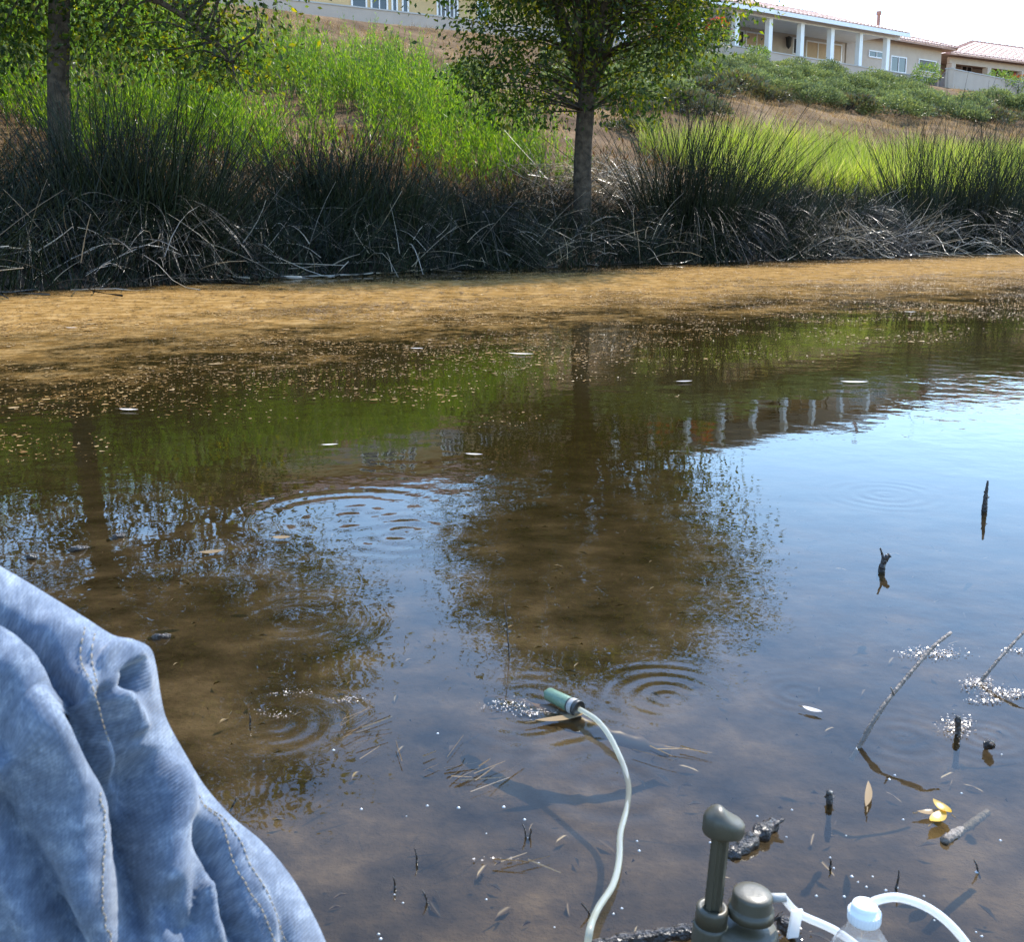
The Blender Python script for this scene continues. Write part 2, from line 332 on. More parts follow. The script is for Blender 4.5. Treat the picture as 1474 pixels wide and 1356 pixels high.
RINGS = [(1150, 998, .085, .5), (960, 1003, .11, .8), (400, 1045, .12, .8), (885, 1125, .16, .9), (585, 765, .22, .5), (1275, 712, .16, .35),
         (430, 895, .14, .6), (760, 1025, .12, .6), (1300, 1062, .10, .4), (500, 745, .26, .5), (1420, 1060, .08, .5)]
def water_material():
    m, nt, out = new_mat('pond_water'); L = nt.links.new
    g = N(nt, 'ShaderNodeNewGeometry'); P = g.outputs['Position']
    def math_(op, a, b=None, c=None, clamp=False):
        n = N(nt, 'ShaderNodeMath', operation=op); n.use_clamp = clamp
        for i, q in enumerate((a, b, c)):
            if q is None: continue
            if isinstance(q, (int, float)): n.inputs[i].default_value = q
            else: L(q, n.inputs[i])
        return n.outputs[0]
    # ripples: soft wind ripple + rings spreading from small touches
    n1 = N(nt, 'ShaderNodeTexNoise', i_Scale=9, i_Detail=3); L(P, n1.inputs['Vector'])
    n2 = N(nt, 'ShaderNodeTexNoise', i_Scale=2.0, i_Detail=3); L(P, n2.inputs['Vector'])
    patch = N(nt, 'ShaderNodeTexNoise', i_Scale=.7, i_Detail=2); L(P, patch.inputs['Vector'])
    pm = N(nt, 'ShaderNodeMapRange'); pm.inputs[1].default_value = .42; pm.inputs[2].default_value = .68; L(patch.outputs[0], pm.inputs[0])
    pn = N(nt, 'ShaderNodeTexNoise', i_Scale=6, i_Detail=1); L(P, pn.inputs['Vector'])
    pm2 = N(nt, 'ShaderNodeMapRange'); pm2.inputs[1].default_value = .35; pm2.inputs[2].default_value = .62; L(pn.outputs[0], pm2.inputs[0])
    h = math_('MULTIPLY', n1.outputs[0], math_('MULTIPLY_ADD', pm.outputs[0], .0016, .00035))
    h = math_('MULTIPLY_ADD', n2.outputs[0], .0022, h)
    for (px, py, rad, amp) in RINGS:
        c = at_z(px, py)
        vd = N(nt, 'ShaderNodeVectorMath', operation='DISTANCE'); L(P, vd.inputs[0]); vd.inputs[1].default_value = (c[0], c[1], 0)
        r = vd.outputs['Value']
        fade = math_('MULTIPLY', math_('MAXIMUM', math_('SUBTRACT', 1.0, math_('DIVIDE', r, rad * 1.3)), 0.0), pm2.outputs[0])
        wv = math_('SINE', math_('MULTIPLY', r, 2 * math.pi / (rad * .27)))
        h = math_('MULTIPLY_ADD', math_('MULTIPLY', wv, fade), amp * .00075 * rad / .2, h)
    bp = N(nt, 'ShaderNodeBump', i_Strength=1.0, i_Distance=1.0); L(h, bp.inputs['Height'])
    gl = N(nt, 'ShaderNodeBsdfGlossy', i_Roughness=.012); L(bp.outputs[0], gl.inputs['Normal'])
    fr0 = N(nt, 'ShaderNodeFresnel', i_IOR=1.34); L(bp.outputs[0], fr0.inputs['Normal'])
    fr = N(nt, 'ShaderNodeMix', data_type='FLOAT'); L(g.outputs['Backfacing'], fr.inputs[0]); L(fr0.outputs[0], fr.inputs[2]); fr.inputs[3].default_value = .03
    # murk grows with the depth of the water column
    sx = N(nt, 'ShaderNodeSeparateXYZ'); L(P, sx.inputs[0])
    mk = N(nt, 'ShaderNodeMapRange'); mk.inputs[1].default_value = .7; mk.inputs[2].default_value = 5.0; mk.inputs[3].default_value = .15; mk.inputs[4].default_value = .93
    L(sx.outputs[1], mk.inputs[0])
    tr = N(nt, 'ShaderNodeBsdfTransparent', i_Color=(.86, .80, .66, 1)); df = N(nt, 'ShaderNodeBsdfDiffuse', i_Color=(.021, .014, .003, 1))
    body = N(nt, 'ShaderNodeMixShader'); L(mk.outputs[0], body.inputs[0]); L(tr.outputs[0], body.inputs[1]); L(df.outputs[0], body.inputs[2])
    wat = N(nt, 'ShaderNodeMixShader'); L(fr.outputs[0], wat.inputs[0]); L(body.outputs[0], wat.inputs[1]); L(gl.outputs[0], wat.inputs[2])
    # thin floating film of algae dust gathered along the far bank
    dt = N(nt, 'ShaderNodeVectorMath', operation='DOT_PRODUCT'); L(P, dt.inputs[0]); dt.inputs[1].default_value = (BN[0], BN[1], 0)
    s = math_('SUBTRACT', dt.outputs['Value'], float(BANK0 @ BN))
    wob = N(nt, 'ShaderNodeTexNoise', i_Scale=.55, i_Detail=4); L(P, wob.inputs['Vector'])
    s2 = math_('ADD', s, math_('MULTIPLY_ADD', wob.outputs[0], 3.4, -1.7))
    den = N(nt, 'ShaderNodeMapRange'); den.inputs[1].default_value = -10.6; den.inputs[2].default_value = -4.0; L(s2, den.inputs[0])
    den2 = N(nt, 'ShaderNodeMapRange'); den2.inputs[1].default_value = -.4; den2.inputs[2].default_value = -2.7; den2.inputs[3].default_value = .25; den2.inputs[4].default_value = 1; L(s2, den2.inputs[0])
    fl = N(nt, 'ShaderNodeTexNoise', i_Scale=11, i_Detail=5, i_Roughness=.7); L(P, fl.inputs['Vector'])
    fl2 = N(nt, 'ShaderNodeTexNoise', i_Scale=38, i_Detail=3, i_Roughness=.7); L(P, fl2.inputs['Vector'])
    bl = N(nt, 'ShaderNodeTexNoise', i_Scale=1.6, i_Detail=4, i_Roughness=.6); L(P, bl.inputs['Vector'])
    mixn = math_('ADD', math_('ADD', math_('MULTIPLY', fl.outputs[0], .42), math_('MULTIPLY', fl2.outputs[0], .30)), math_('MULTIPLY', bl.outputs[0], .42))
    th = math_('MULTIPLY_ADD', math_('MULTIPLY', den.outputs[0], den2.outputs[0]), .50, mixn)
    fm = N(nt, 'ShaderNodeMapRange'); fm.inputs[1].default_value = .82; fm.inputs[2].default_value = 1.06; fm.inputs[4].default_value = .82; L(th, fm.inputs[0])
    fc = N(nt, 'ShaderNodeTexNoise', i_Scale=6, i_Detail=6); L(P, fc.inputs['Vector'])
    cr = ramp(nt, [(.3, (.17, .09, .024)), (.5, (.28, .16, .052)), (.7, (.39, .245, .10))]); L(fc.outputs[0], cr.inputs[0])
    fd = N(nt, 'ShaderNodeBsdfDiffuse'); L(cr.outputs[0], fd.inputs[0])
    fin = N(nt, 'ShaderNodeMixShader'); L(fm.outputs[0], fin.inputs[0]); L(wat.outputs[0], fin.inputs[1]); L(fd.outputs[0], fin.inputs[2])
    L(fin.outputs[0], out.inputs[0]); return m

# ------------------------------------------------------------------ ground and water
def make_ground():
    def axis(lo, hi, core0, core1, step, grow):
        a = list(np.arange(core0, core1, step)); q = core1; st = step
        while q < hi: a.append(q); st *= grow; q += st
        a.append(hi); q = core0 - step; st = step; pre = []
        while q > lo: pre.append(q); st *= grow; q -= st
        pre.append(lo); return np.array(pre[::-1] + a)
    xs = axis(-900, 1100, -22, 34, .3, 1.12); ys = axis(-300, 1500, -2, 62, .3, 1.12)
    X, Y = np.meshgrid(xs, ys); Z = ground_z(X, Y)
    nx = len(xs); idx = np.arange(len(xs) * len(ys)).reshape(len(ys), nx)
    f = np.stack([idx[:-1, :-1], idx[:-1, 1:], idx[1:, 1:], idx[1:, :-1]], -1).reshape(-1, 4)
    o = mesh_obj('ground', np.stack([X, Y, Z], -1).reshape(-1, 3), f, ground_material(), None, True)
    tag(o, 'sloping dry earth bank and muddy pond bed', kind='structure')
make_ground()
def make_water():
    tt = np.linspace(-55, 75, 60); v = []; 
    for t in tt:
        x, y = from_ts(t, .9); v.append((x, y, 0))
    for t in tt:
        x, y = from_ts(t, 0); 
        v.append((x + BU[1] * 42, y - BU[0] * 42, 0))
    n = len(tt); f = [(n + i, n + i + 1, i + 1, i) for i in range(n - 1)]
    o = mesh_obj('water', v, f, water_material()); tag(o, 'still brown pond water reflecting trees and sky', kind='structure')
make_water()

# ------------------------------------------------------------------ garden walls and houses on the rise
WT = 8.3
def wall_pt(px, py): return at_z(px, py, WT)
def garden_wall(pts, label, cap=True):
    pts = [np.asarray(p)[:2] for p in pts]; c = pts[0]
    o = thing('garden_wall', (c[0], c[1], 6.0), label, 'wall')
    mb = MB(); cp = MB()
    for a, b in zip(pts[:-1], pts[1:]):
        d = b - a; L = np.linalg.norm(d); d = d / L; nn = np.array([-d[1], d[0]])
        mb.box((*a, 5.6), (*(d * L), 0), (*(nn * .2), 0), (0, 0, WT - .05 - 5.6))
        cp.box((*(a - nn * .03 - d * .03), WT - .05), (*(d * (L + .06)), 0), (*(nn * .26), 0), (0, 0, .05))
    mb.part('panel', M['stucco_wall'], o); cp.part('coping', M['concrete'], o)
    return o
far_left = wall_pt(430, -1) + (wall_pt(430, -1) - wall_pt(690, 28)) * 4.0
garden_wall([far_left, wall_pt(430, -1), wall_pt(690, 28), wall_pt(972, 67), wall_pt(1022, 74)], 'long grey-beige stucco garden wall below the yellow house')
garden_wall([wall_pt(1030, 60), wall_pt(1200, 88), wall_pt(1356, 114)], 'low stucco wall running along below the white-posted patio')
cR = wall_pt(1474, 118); cL = wall_pt(1367, 97)
garden_wall([wall_pt(1350, 111.5) + np.array([.2, .35, 0]), cL, cR, cR + (cR - cL) * 3], 'low stucco wall in front of the hip-roofed house')
# pale kerb strip along the foot of the left wall
kb = MB(); a = wall_pt(430, -1)[:2]; b = wall_pt(690, 28)[:2]; d = (b - a) / np.linalg.norm(b - a); nn = np.array([d[1], -d[0]])
kb.box((*(a - d * 12 + nn * .02), 6.2), (*(d * (np.linalg.norm(b - a) + 15)), 0), (*(nn * .22), 0), (0, 0, 1.16))
tag(kb.top('concrete_kerb', M['concrete']), 'pale concrete kerb strip at the foot of the long stucco wall', 'kerb')

class Frame:
    def __init__(s, o, ang): s.o = np.asarray(o, float); s.u = np.array([math.cos(ang), math.sin(ang), 0]); s.n = np.array([-s.u[1], s.u[0], 0])
    def p(s, a, n, z): 
        q = s.o + s.u * a + s.n * n; return np.array([q[0], q[1], z])
    def box(s, mb, a0, a1, n0, n1, z0, z1): mb.box(s.p(a0, n0, z0), s.u * (a1 - a0), s.n * (n1 - n0), (0, 0, z1 - z0))
    def az(s, px, py, n):   # pixel -> (a, z) on the vertical plane at offset n
        d = ray(px, py); q = s.o + s.n * n; k = ((q - EYE) @ s.n) / (d @ s.n); w = EYE + d * k
        return (w - s.o) @ s.u, w[2]
def tile_slope(parent, fr, a0, a1, n0, z0, n1, z1, vmaxL=None, vmaxR=None, axis='u', step=.30, name='roof_slope'):
    """one roof slope: slab with rolled tile courses. hip cuts given as fraction run at each end (length along a where full height starts)"""
    e0 = fr.p(a0, n0, z0); up = fr.p(a0, n1, z1) - e0; L = np.linalg.norm(up); up = up / L
    nor = np.cross(fr.u, up); nor = nor if nor[2] > 0 else -nor
    W = a1 - a0; hl = vmaxL or 0; hr = vmaxR or 0
    sb = MB()
    c = [fr.p(a0, n0, z0), fr.p(a1, n0, z0), fr.p(a1 - hr, n1, z1), fr.p(a0 + hl, n1, z1)]
    th = nor * -.10
    sb.add(c + [q + th for q in c], [(0, 1, 2, 3), (7, 6, 5, 4), (0, 4, 5, 1), (1, 5, 6, 2), (2, 6, 7, 3), (3, 7, 4, 0)])
    s = sb.part(name, M['tile'], parent)
    mb = MB(); k = int(W / step)
    for i in range(k):
        x = (i + .5) * W / k; v = L
        if hl and x < hl: v = L * x / hl
        if hr and x > W - hr: v = L * (W - x) / hr
        nc = max(1, int(v / .42)); r = .085
        for j in range(nc):
            y0 = j * v / nc - (.05 if j == 0 else .02); y1 = (j + 1) * v / nc
            vv = []; jx = rng.normal() * .008; jz = rng.uniform(0, .012)
            for (yy, rr, lift) in ((y0, r * 1.12, .03 + jz), (y1, r * .9, .005)):
                b = e0 + fr.u * (x + jx) + up * yy + nor * lift
                for q in range(5):
                    an = math.pi * q / 4; vv.append(b + fr.u * math.cos(an) * rr * 1.1 + nor * math.sin(an) * rr)
            mb.add(vv, [(q, q + 1, q + 6, q + 5) for q in range(4)] + [(4, 3, 2, 1, 0)])
    t = mb.part('roof_tiles', M['tile'], s); t['kind'] = 'stuff'
    return s
def ridge(parent, p, q, r=.13):
    p = np.asarray(p); q = np.asarray(q); L = np.linalg.norm(q - p); k = max(2, int(L / .45)); mb = MB()
    for i in range(k):
        a = p + (q - p) * i / k; b = p + (q - p) * (i + 1.08) / k
        mb.tube([a, b], [r * 1.08, r * .9], 8)
    return mb.part('ridge_tiles', M['ridge_tile'], parent)
def window(parent, fr, n, px0, py0, px1, py1, glass='dark_glass', mull=1, fw=.07, name='window', fmat='white_paint'):
    a0, zA = fr.az(px0, py0, n); a1, zB = fr.az(px1, py1, n); z0, z1 = min(zA, zB), max(zA, zB)
    return window_at(parent, fr, n, a0, a1, z0, z1, glass, mull, fw, name, fmat)
def window_at(parent, fr, n, a0, a1, z0, z1, glass='dark_glass', mull=1, fw=.07, name='window', fmat='white_paint'):
    mb = MB()
    fr.box(mb, a0, a1, n - .06, n + .02, z0, z0 + fw); fr.box(mb, a0, a1, n - .06, n + .02, z1 - fw, z1)
    fr.box(mb, a0, a0 + fw, n - .058, n + .02, z0 + fw, z1 - fw); fr.box(mb, a1 - fw, a1, n - .058, n + .02, z0 + fw, z1 - fw)
    for k in range(1, mull + 1):
        c = a0 + (a1 - a0) * k / (mull + 1); fr.box(mb, c - fw * .35, c + fw * .35, n - .056, n + .02, z0 + fw, z1 - fw)
    w = mb.part(name, M[fmat], parent)
    g = MB(); fr.box(g, a0 + fw * .5, a1 - fw * .5, n - .02, n + .01, z0 + fw * .5, z1 - fw * .5); g.part('pane', M[glass], w)
    return w

# --- house with the long patio
h1 = Frame((10.45, 51.1, 0), math.atan2(6.9, 9.5))
H1 = thing('patio_house', (*h1.p(5, 3, 0)[:2], 7.3), 'beige single-storey house with long white-posted patio and tiled roof', 'house')
mb = MB(); h1.box(mb, -9, 12.5, 3.2, 9.5, 7.2, 10.55); mb.part('wall', M['stucco'], H1)
mb = MB(); h1.box(mb, -9, 12.6, -.35, 3.2, 7.2, 7.45); mb.part('patio_slab', M['concrete'], H1)
mb = MB(); h1.box(mb, -9.2, 12.75, -.12, .12, 10.18, 10.42); mb.part('beam', M['white_paint'], H1)
mb = MB(); h1.box(mb, -9.2, 12.75, .125, 3.19, 10.44, 10.50); mb.part('soffit', M['white_paint'], H1)
for k in range(-3, 6):
    a = k * 2.35; mb = MB()
    h1.box(mb, a - .13, a + .13, -.13, .13, 7.45, 10.175)
    h1.box(mb, a - .19, a + .19, -.19, .19, 7.451, 7.62)
    mb.part('post', M['white_paint'], H1)
s1 = tile_slope(H1, h1, -9.4, 12.95, -.55, 10.42, 5.6, 12.35)
mb = MB(); h1.box(mb, -9.4, 12.95, -.62, -.56, 10.26, 10.45); mb.part('gutter', M['white_paint'], s1)
bk = MB(); c = [h1.p(-9.4, 5.6, 12.35), h1.p(12.95, 5.6, 12.35), h1.p(12.95, 11.4, 10.5), h1.p(-9.4, 11.4, 10.5)]
bk.add(c + [q - np.array([0, 0, .1]) for q in c], [(0, 1, 2, 3), (7, 6, 5, 4), (0, 4, 5, 1), (1, 5, 6, 2), (2, 6, 7, 3), (3, 7, 4, 0)]); bk.part('rear_roof_slope', M['tile'], H1)
gb = MB(); gb.add([h1.p(12.4, 3.2, 10.55), h1.p(12.4, 9.5, 10.55), h1.p(12.4, 5.6, 12.2), h1.p(12.2, 3.2, 10.55), h1.p(12.2, 9.5, 10.55), h1.p(12.2, 5.6, 12.2)], [(0, 1, 2), (5, 4, 3), (0, 3, 4, 1), (1, 4, 5, 2), (2, 5, 3, 0)]); gb.part('gable', M['stucco'], H1)
ridge(s1, h1.p(-9.4, 5.6, 12.38), h1.p(12.95, 5.6, 12.38))
a, z = h1.az(1264, 38, 5.0)
mb = MB(); mb.tube([h1.p(a, 5.0, 12.0), h1.p(a, 5.0, 12.85)], .11, 10); mb.tube([h1.p(a, 5.0, 12.8), h1.p(a, 5.0, 13.0)], .17, 10); mb.part('vent_pipe', M['ridge_tile'], H1)
for (x0, y0, x1, y1, gm, ml) in [(1062, 42, 1070, 68, 'dark_glass', 0), (1073, 44, 1104, 70, 'blind', 1), (1141, 53, 1151, 79, 'dark_glass', 1), (1160, 57, 1193, 88, 'blind', 1), (1199, 62, 1210, 90, 'blind', 0), (980, 22, 1004, 62, 'dark_glass', 1), (1012, 30, 1050, 64, 'dark_glass', 1)]:
    window(H1, h1, 3.2, x0, y0, x1, y1, gm, ml, name='patio_door')
a, z = h1.az(1135, 60, 3.0)
mb = MB(); p = h1.p(a, 2.98, z); mb.tube([p + np.array([0, 0, .3]), p + np.array([0, 0, .22]), p - np.array([0, 0, .2]), p - np.array([0, 0, .34])], [.04, .16, .13, .03], 8); mb.tube([h1.p(a, 3.2, z + .25), p + np.array([0, 0, .28])], .025, 6); mb.part('wall_lantern', M['dark_metal'], H1)
a0, _ = h1.az(1213, 90, .6); a1, _ = h1.az(1272, 90, .6)
mb = MB(); h1.box(mb, a0, a1, .6, .8, 7.45, 8.55); mb.part('low_patio_wall', M['white_paint'], H1)
# --- wing beyond the patio
H2 = thing('house_wing', (*h1.p(17, 5, 0)[:2], 7.3), 'beige stucco house wing with small hipped tile roof past the patio end', 'house')
mb = MB(); h1.box(mb, 12.7, 22, 3.25, 11, 7.2, 11.0); mb.part('wall', M['stucco'], H2)
w1 = tile_slope(H2, h1, 12.9, 22.6, 2.6, 10.95, 7.0, 12.45, None, 4.4)
ridge(w1, h1.p(12.9, 7.0, 12.48), h1.p(18.2, 7.0, 12.48)); ridge(w1, h1.p(18.2, 7.0, 12.48), h1.p(22.6, 2.6, 11.0))
bk = MB(); c = [h1.p(22.6, 2.6, 10.95), h1.p(22.6, 11.4, 10.95), h1.p(18.2, 7.0, 12.45)]
bk.add(c + [q - np.array([0, 0, .1]) for q in c], [(0, 1, 2), (5, 4, 3), (0, 3, 4, 1), (1, 4, 5, 2), (2, 5, 3, 0)]); bk.part('hip_slope', M['tile'], H2)
bk = MB(); c = [h1.p(22.6, 11.4, 10.95), h1.p(12.9, 11.4, 10.95), h1.p(12.9, 7.0, 12.45), h1.p(18.2, 7.0, 12.45)]
bk.add(c + [q - np.array([0, 0, .1]) for q in c], [(0, 1, 2, 3), (7, 6, 5, 4), (0, 4, 5, 1), (1, 5, 6, 2), (2, 6, 7, 3), (3, 7, 4, 0)]); bk.part('rear_roof_slope', M['tile'], H2)
window(H2, h1, 3.25, 1250, 71, 1272, 85, 'dark_glass', 1)
window(H2, h1, 3.25, 1282, 79, 1303, 106, 'dark_glass', 1, name='sliding_door')
window(H2, h1, 3.25, 1322, 84, 1346, 105, 'shade_grey', 0, .05)
# --- hip-roofed house
h3 = Frame((29.0, 70.0, 0), R(31))
H3 = thing('hip_roof_house', (*h3.p(8, 5, 0)[:2], 7.3), 'beige house with broad pale hipped tile roof and covered porch', 'house')
mb = MB(); h3.box(mb, -.8, 27, 3.2, 14, 7.2, 11.05); mb.part('wall', M['stucco'], H3)
mb = MB(); h3.box(mb, -.8, 27, .3, .5, 10.6, 11.0); mb.part('porch_beam', M['stucco'], H3)
for a in (-.5, 3.2, 6.9, 10.6, 14.3, 18):
    mb = MB(); h3.box(mb, a - .2, a + .2, .2, .6, 7.2, 10.595); mb.part('porch_column', M['stucco'], H3)
r3 = tile_slope(H3, h3, -1.8, 28, -.3, 11.1, 7.2, 13.75, 12.6, 8, step=.42)
ridge(r3, h3.p(-1.8, -.3, 11.15), h3.p(10.8, 7.2, 13.8), .16); ridge(r3, h3.p(10.8, 7.2, 13.8), h3.p(20, 7.2, 13.8), .16)
bk = MB(); c = [h3.p(-1.8, -.3, 11.1), h3.p(-1.8, 14.7, 11.1), h3.p(10.8, 7.2, 13.74), h3.p(28, -.3, 11.1), h3.p(28, 14.7, 11.1), h3.p(20, 7.2, 13.74)]
bk.add(c, [(1, 0, 2), (3, 4, 5), (4, 1, 2, 5), (0, 1, 4, 3)]); bk.part('rear_roof_slopes', M['tile'], H3)
window(H3, h3, 3.2, 1384, 92, 1398, 106, 'dark_glass', 1); window_at(H3, h3, 3.2, 8, 10.5, 8, 10, 'dark_glass', 1)
# --- yellow house above the left wall
p0 = wall_pt(430, -1); p1 = wall_pt(690, 28); ang0 = math.atan2(p1[1] - p0[1], p1[0] - p0[0])
h0 = Frame((p0[0], p0[1], 0), ang0)
H0 = thing('yellow_house', (*h0.p(4, 6, 0)[:2], 7.3), 'yellow stucco house with dark windows and tiled roof above the long wall', 'house')
mb = MB(); h0.box(mb, -3, 14, 4.0, 13, 7.2, 10.4); mb.part('wall', M['stucco_yellow'], H0)
s0 = tile_slope(H0, h0, -3.6, 14.6, 3.4, 10.35, 8.5, 12.4, 4.0, 4.0)
ridge(s0, h0.p(.4, 8.5, 12.43), h0.p(10.6, 8.5, 12.43)); ridge(s0, h0.p(-3.6, 3.4, 10.38), h0.p(.4, 8.5, 12.43)); ridge(s0, h0.p(14.6, 3.4, 10.38), h0.p(10.6, 8.5, 12.43))
bk = MB(); c = [h0.p(-3.6, 3.4, 10.35), h0.p(-3.6, 13.6, 10.35), h0.p(.4, 8.5, 12.4), h0.p(14.6, 3.4, 10.35), h0.p(14.6, 13.6, 10.35), h0.p(10.6, 8.5, 12.4)]
bk.add(c, [(1, 0, 2), (3, 4, 5), (4, 1, 2, 5), (0, 1, 4, 3)]); bk.part('rear_roof_slopes', M['tile'], H0)
for (x0, x1, top, gm, ml) in [(505, 528, 9.9, 'dark_glass', 0), (533, 558, 9.9, 'dark_glass', 1), (563, 572, 9.9, 'dark_glass', 0), (578, 588, 9.9, 'dark_glass', 0), (628, 659, 9.9, 'shade_grey', 4), (686, 705, 9.9, 'dark_glass', 1)]:
    a0, _ = h0.az(x0, 10, 4.0); a1, _ = h0.az(x1, 10, 4.0)
    window_at(H0, h0, 4.0, a0, a1, 7.7, top, gm, ml)

# ------------------------------------------------------------------ trees
def build_tree(name, base, fork_z, height, rad, low, label, lean=(0, 0), seed=1, trunk_r=.14, clumps=230, per=95, extra=(), branch=()):
    global rng
    rng = np.random.default_rng(seed)
    base = np.asarray(base, float); o = thing(name, base, label, 'tree')
    top = base + np.array([lean[0], lean[1], 0]); 
    fork = np.array([base[0] + lean[0] * .4, base[1] + lean[1] * .4, fork_z])
    tb = MB(); z0 = base[2] - .3
    path = spline([[base[0], base[1], z0], [base[0] + .02, base[1], z0 + .6], [(base[0] + fork[0]) / 2 - .03, base[1], (z0 + fork_z) / 2 + .2], fork], 6)
    rr = np.interp(np.linspace(0, 1, len(path)), [0, .12, .3, 1], [trunk_r * 1.5, trunk_r * 1.12, trunk_r, trunk_r * .9]) * (1 + rng.normal(size=len(path)) * .025)
    tb.tube(path, list(rr), 14); tb.part('trunk', M['bark'], o, True)
    # limbs
    limb_pts = []; nl = 7
    for k in range(nl):
        a = 2 * math.pi * k / nl + rng.uniform(-.3, .3); out = rad * rng.uniform(.35, .75) if k else .15
        tipz = height - rng.uniform(.6, 1.8) if k else height - .4
        tip = np.array([fork[0] + math.cos(a) * out, fork[1] + math.sin(a) * out, tipz])
        m1 = fork + (tip - fork) * .3 + np.array([math.cos(a), math.sin(a), 0]) * out * .12
        st = fork - np.array([0, 0, rng.uniform(0, .35)])
        pts = spline([st, m1, fork + (tip - fork) * .65 + rng.normal(size=3) * .12, tip], 6)
        mb = MB(); mb.tube(pts, list(np.interp(np.linspace(0, 1, len(pts)), [0, 1], [trunk_r * .62 if k else trunk_r * .8, .015])), 9); mb.part('limb', M['bark'], o, True)
        limb_pts.append(pts)
    for bp in branch:
        pts = spline(bp, 6); mb = MB(); mb.tube(pts, list(np.linspace(.05, .012, len(pts))), 7); mb.part('limb', M['bark'], o, True); limb_pts.append(pts)
    LP = np.vstack(limb_pts)
    # clump centres through the crown volume, more toward the outside
    cs = []
    cz = (low + height) / 2; hz = (height - low) / 2
    while len(cs) < clumps:
        d = rng.normal(size=3); d /= np.linalg.norm(d); q = rng.uniform(.12, 1) ** .55
        lump = .82 + .36 * fbm(np.array([d[0] * 2.2 + seed]), np.array([d[2] * 2.2 + d[1] * 2]), seed)[0]
        c = np.array([fork[0] + lean[0] * .4 + d[0] * rad * q * lump, fork[1] + d[1] * rad * q * lump, cz + d[2] * hz * q])
        tz = (c[2] - low) / (height - low)
        if math.hypot(c[0] - fork[0], c[1] - fork[1]) > rad * (.5 + .62 * min(1, tz / .42) if tz < .65 else 1.12 - (tz - .65) * 1.5): continue
        if tz < .38 and rng.random() > .34: continue
        cs.append(c)
    cs += [np.asarray(e, float) for e in extra]
    cs = np.array(cs); tw = MB()
    lp = []; ld = []; ll = []
    for c in cs:
        dd = LP - c; k = np.argmin((dd ** 2).sum(1) + np.maximum(LP[:, 2] - c[2] + .3, 0) * 2); s = LP[k]
        mid = (s + c) / 2 + np.array([0, 0, .12]) + rng.normal(size=3) * .06
        pts = spline([s, mid, c], 3); tw.tube(pts, list(np.linspace(.018, .004, len(pts))), 4, False)
        n = int(per * rng.uniform(.55, 1.4)); sp = rng.uniform(.20, .40)
        p = c + rng.normal(size=(n, 3)) * np.array([sp, sp, sp * .75])
        d = unit(p - c) * .6 + rng.normal(size=(n, 3)) * .5 + np.array([0, 0, -.55])
        lp.append(p); ld.append(d); ll.append(rng.uniform(.055, .115, n))
    t = tw.part('twigs', M['bark'], o, True); t['kind'] = 'stuff'
    lp = np.vstack(lp); ld = np.vstack(ld); ll = np.concatenate(ll)
    keep = lp[:, 2] > low - .35
    v, f = leaves(lp[keep], ld[keep], ll[keep], ll[keep] * .5)
    cr = sub('crown', v, f, M['tree_leaf'], o); cr['kind'] = 'stuff'
    return o
tx = at_Y(838, 285, 17.2); tb = (tx[0], 17.2, float(ground_z(tx[0], 17.2)))
ex = [at_Y(x, y, 17.2 + random.uniform(-1.4, 1.2)) for (x, y) in [(960, 30), (940, 60), (975, 15), (700, 120), (730, 150), (690, 95), (760, 165), (720, 60), (760, 90), (880, 110), (900, 140), (980, 50), (690, 40), (780, 140), (800, 60), (905, 75), (1040, 8), (1065, 2), (720, 130), (745, 110)]]
T1 = build_tree('leafy_tree', tb, at_Y(838, 128, 17.2)[2], 7.3, 2.65, 2.35, 'dark-trunked leafy tree standing alone between reeds and open dry slope', (.15, 0), 11, .15, 430, 120, ex + ex[:14])
tx = at_Y(88, 285, 13.3); tb = (tx[0], 13.3, float(ground_z(tx[0], 13.3)))
ex = [at_Y(x, y, 13.3 + random.uniform(-.9, .9)) for (x, y) in [(330, 40), (350, 80), (300, 90), (340, 120), (260, 60), (310, 20), (370, 20), (220, 30), (180, 40), (140, 30), (20, 60), (40, 20), (120, 80), (280, 110), (355, 140), (240, 90), (10, 100), (365, 60), (320, 60), (345, 100), (200, 70), (250, 30)]]
br = [[at_Y(100, -60, 13.3), at_Y(235, 5, 13.1), at_Y(290, 45, 13.0), at_Y(335, 90, 12.9)]]
T2 = build_tree('leafy_tree', tb, 3.9, 7.4, 3.3, 2.6, 'leafy tree with bare straight trunk rising out of the bright green weeds', (.55, 0), 23, .135, 520, 120, ex, br)
rng = np.random.default_rng(99)

# ------------------------------------------------------------------ plants on the slope
def scatter(n, t0, t1, s0, s1, keep=None, seed=0):
    t = rng.uniform(t0, t1, n); s = rng.uniform(s0, s1, n)
    if keep is not None:
        k = keep(t, s); t = t[k]; s = s[k]
    x, y = from_ts(t, s); return t, s, np.stack([x, y, ground_z(x, y)], 1)
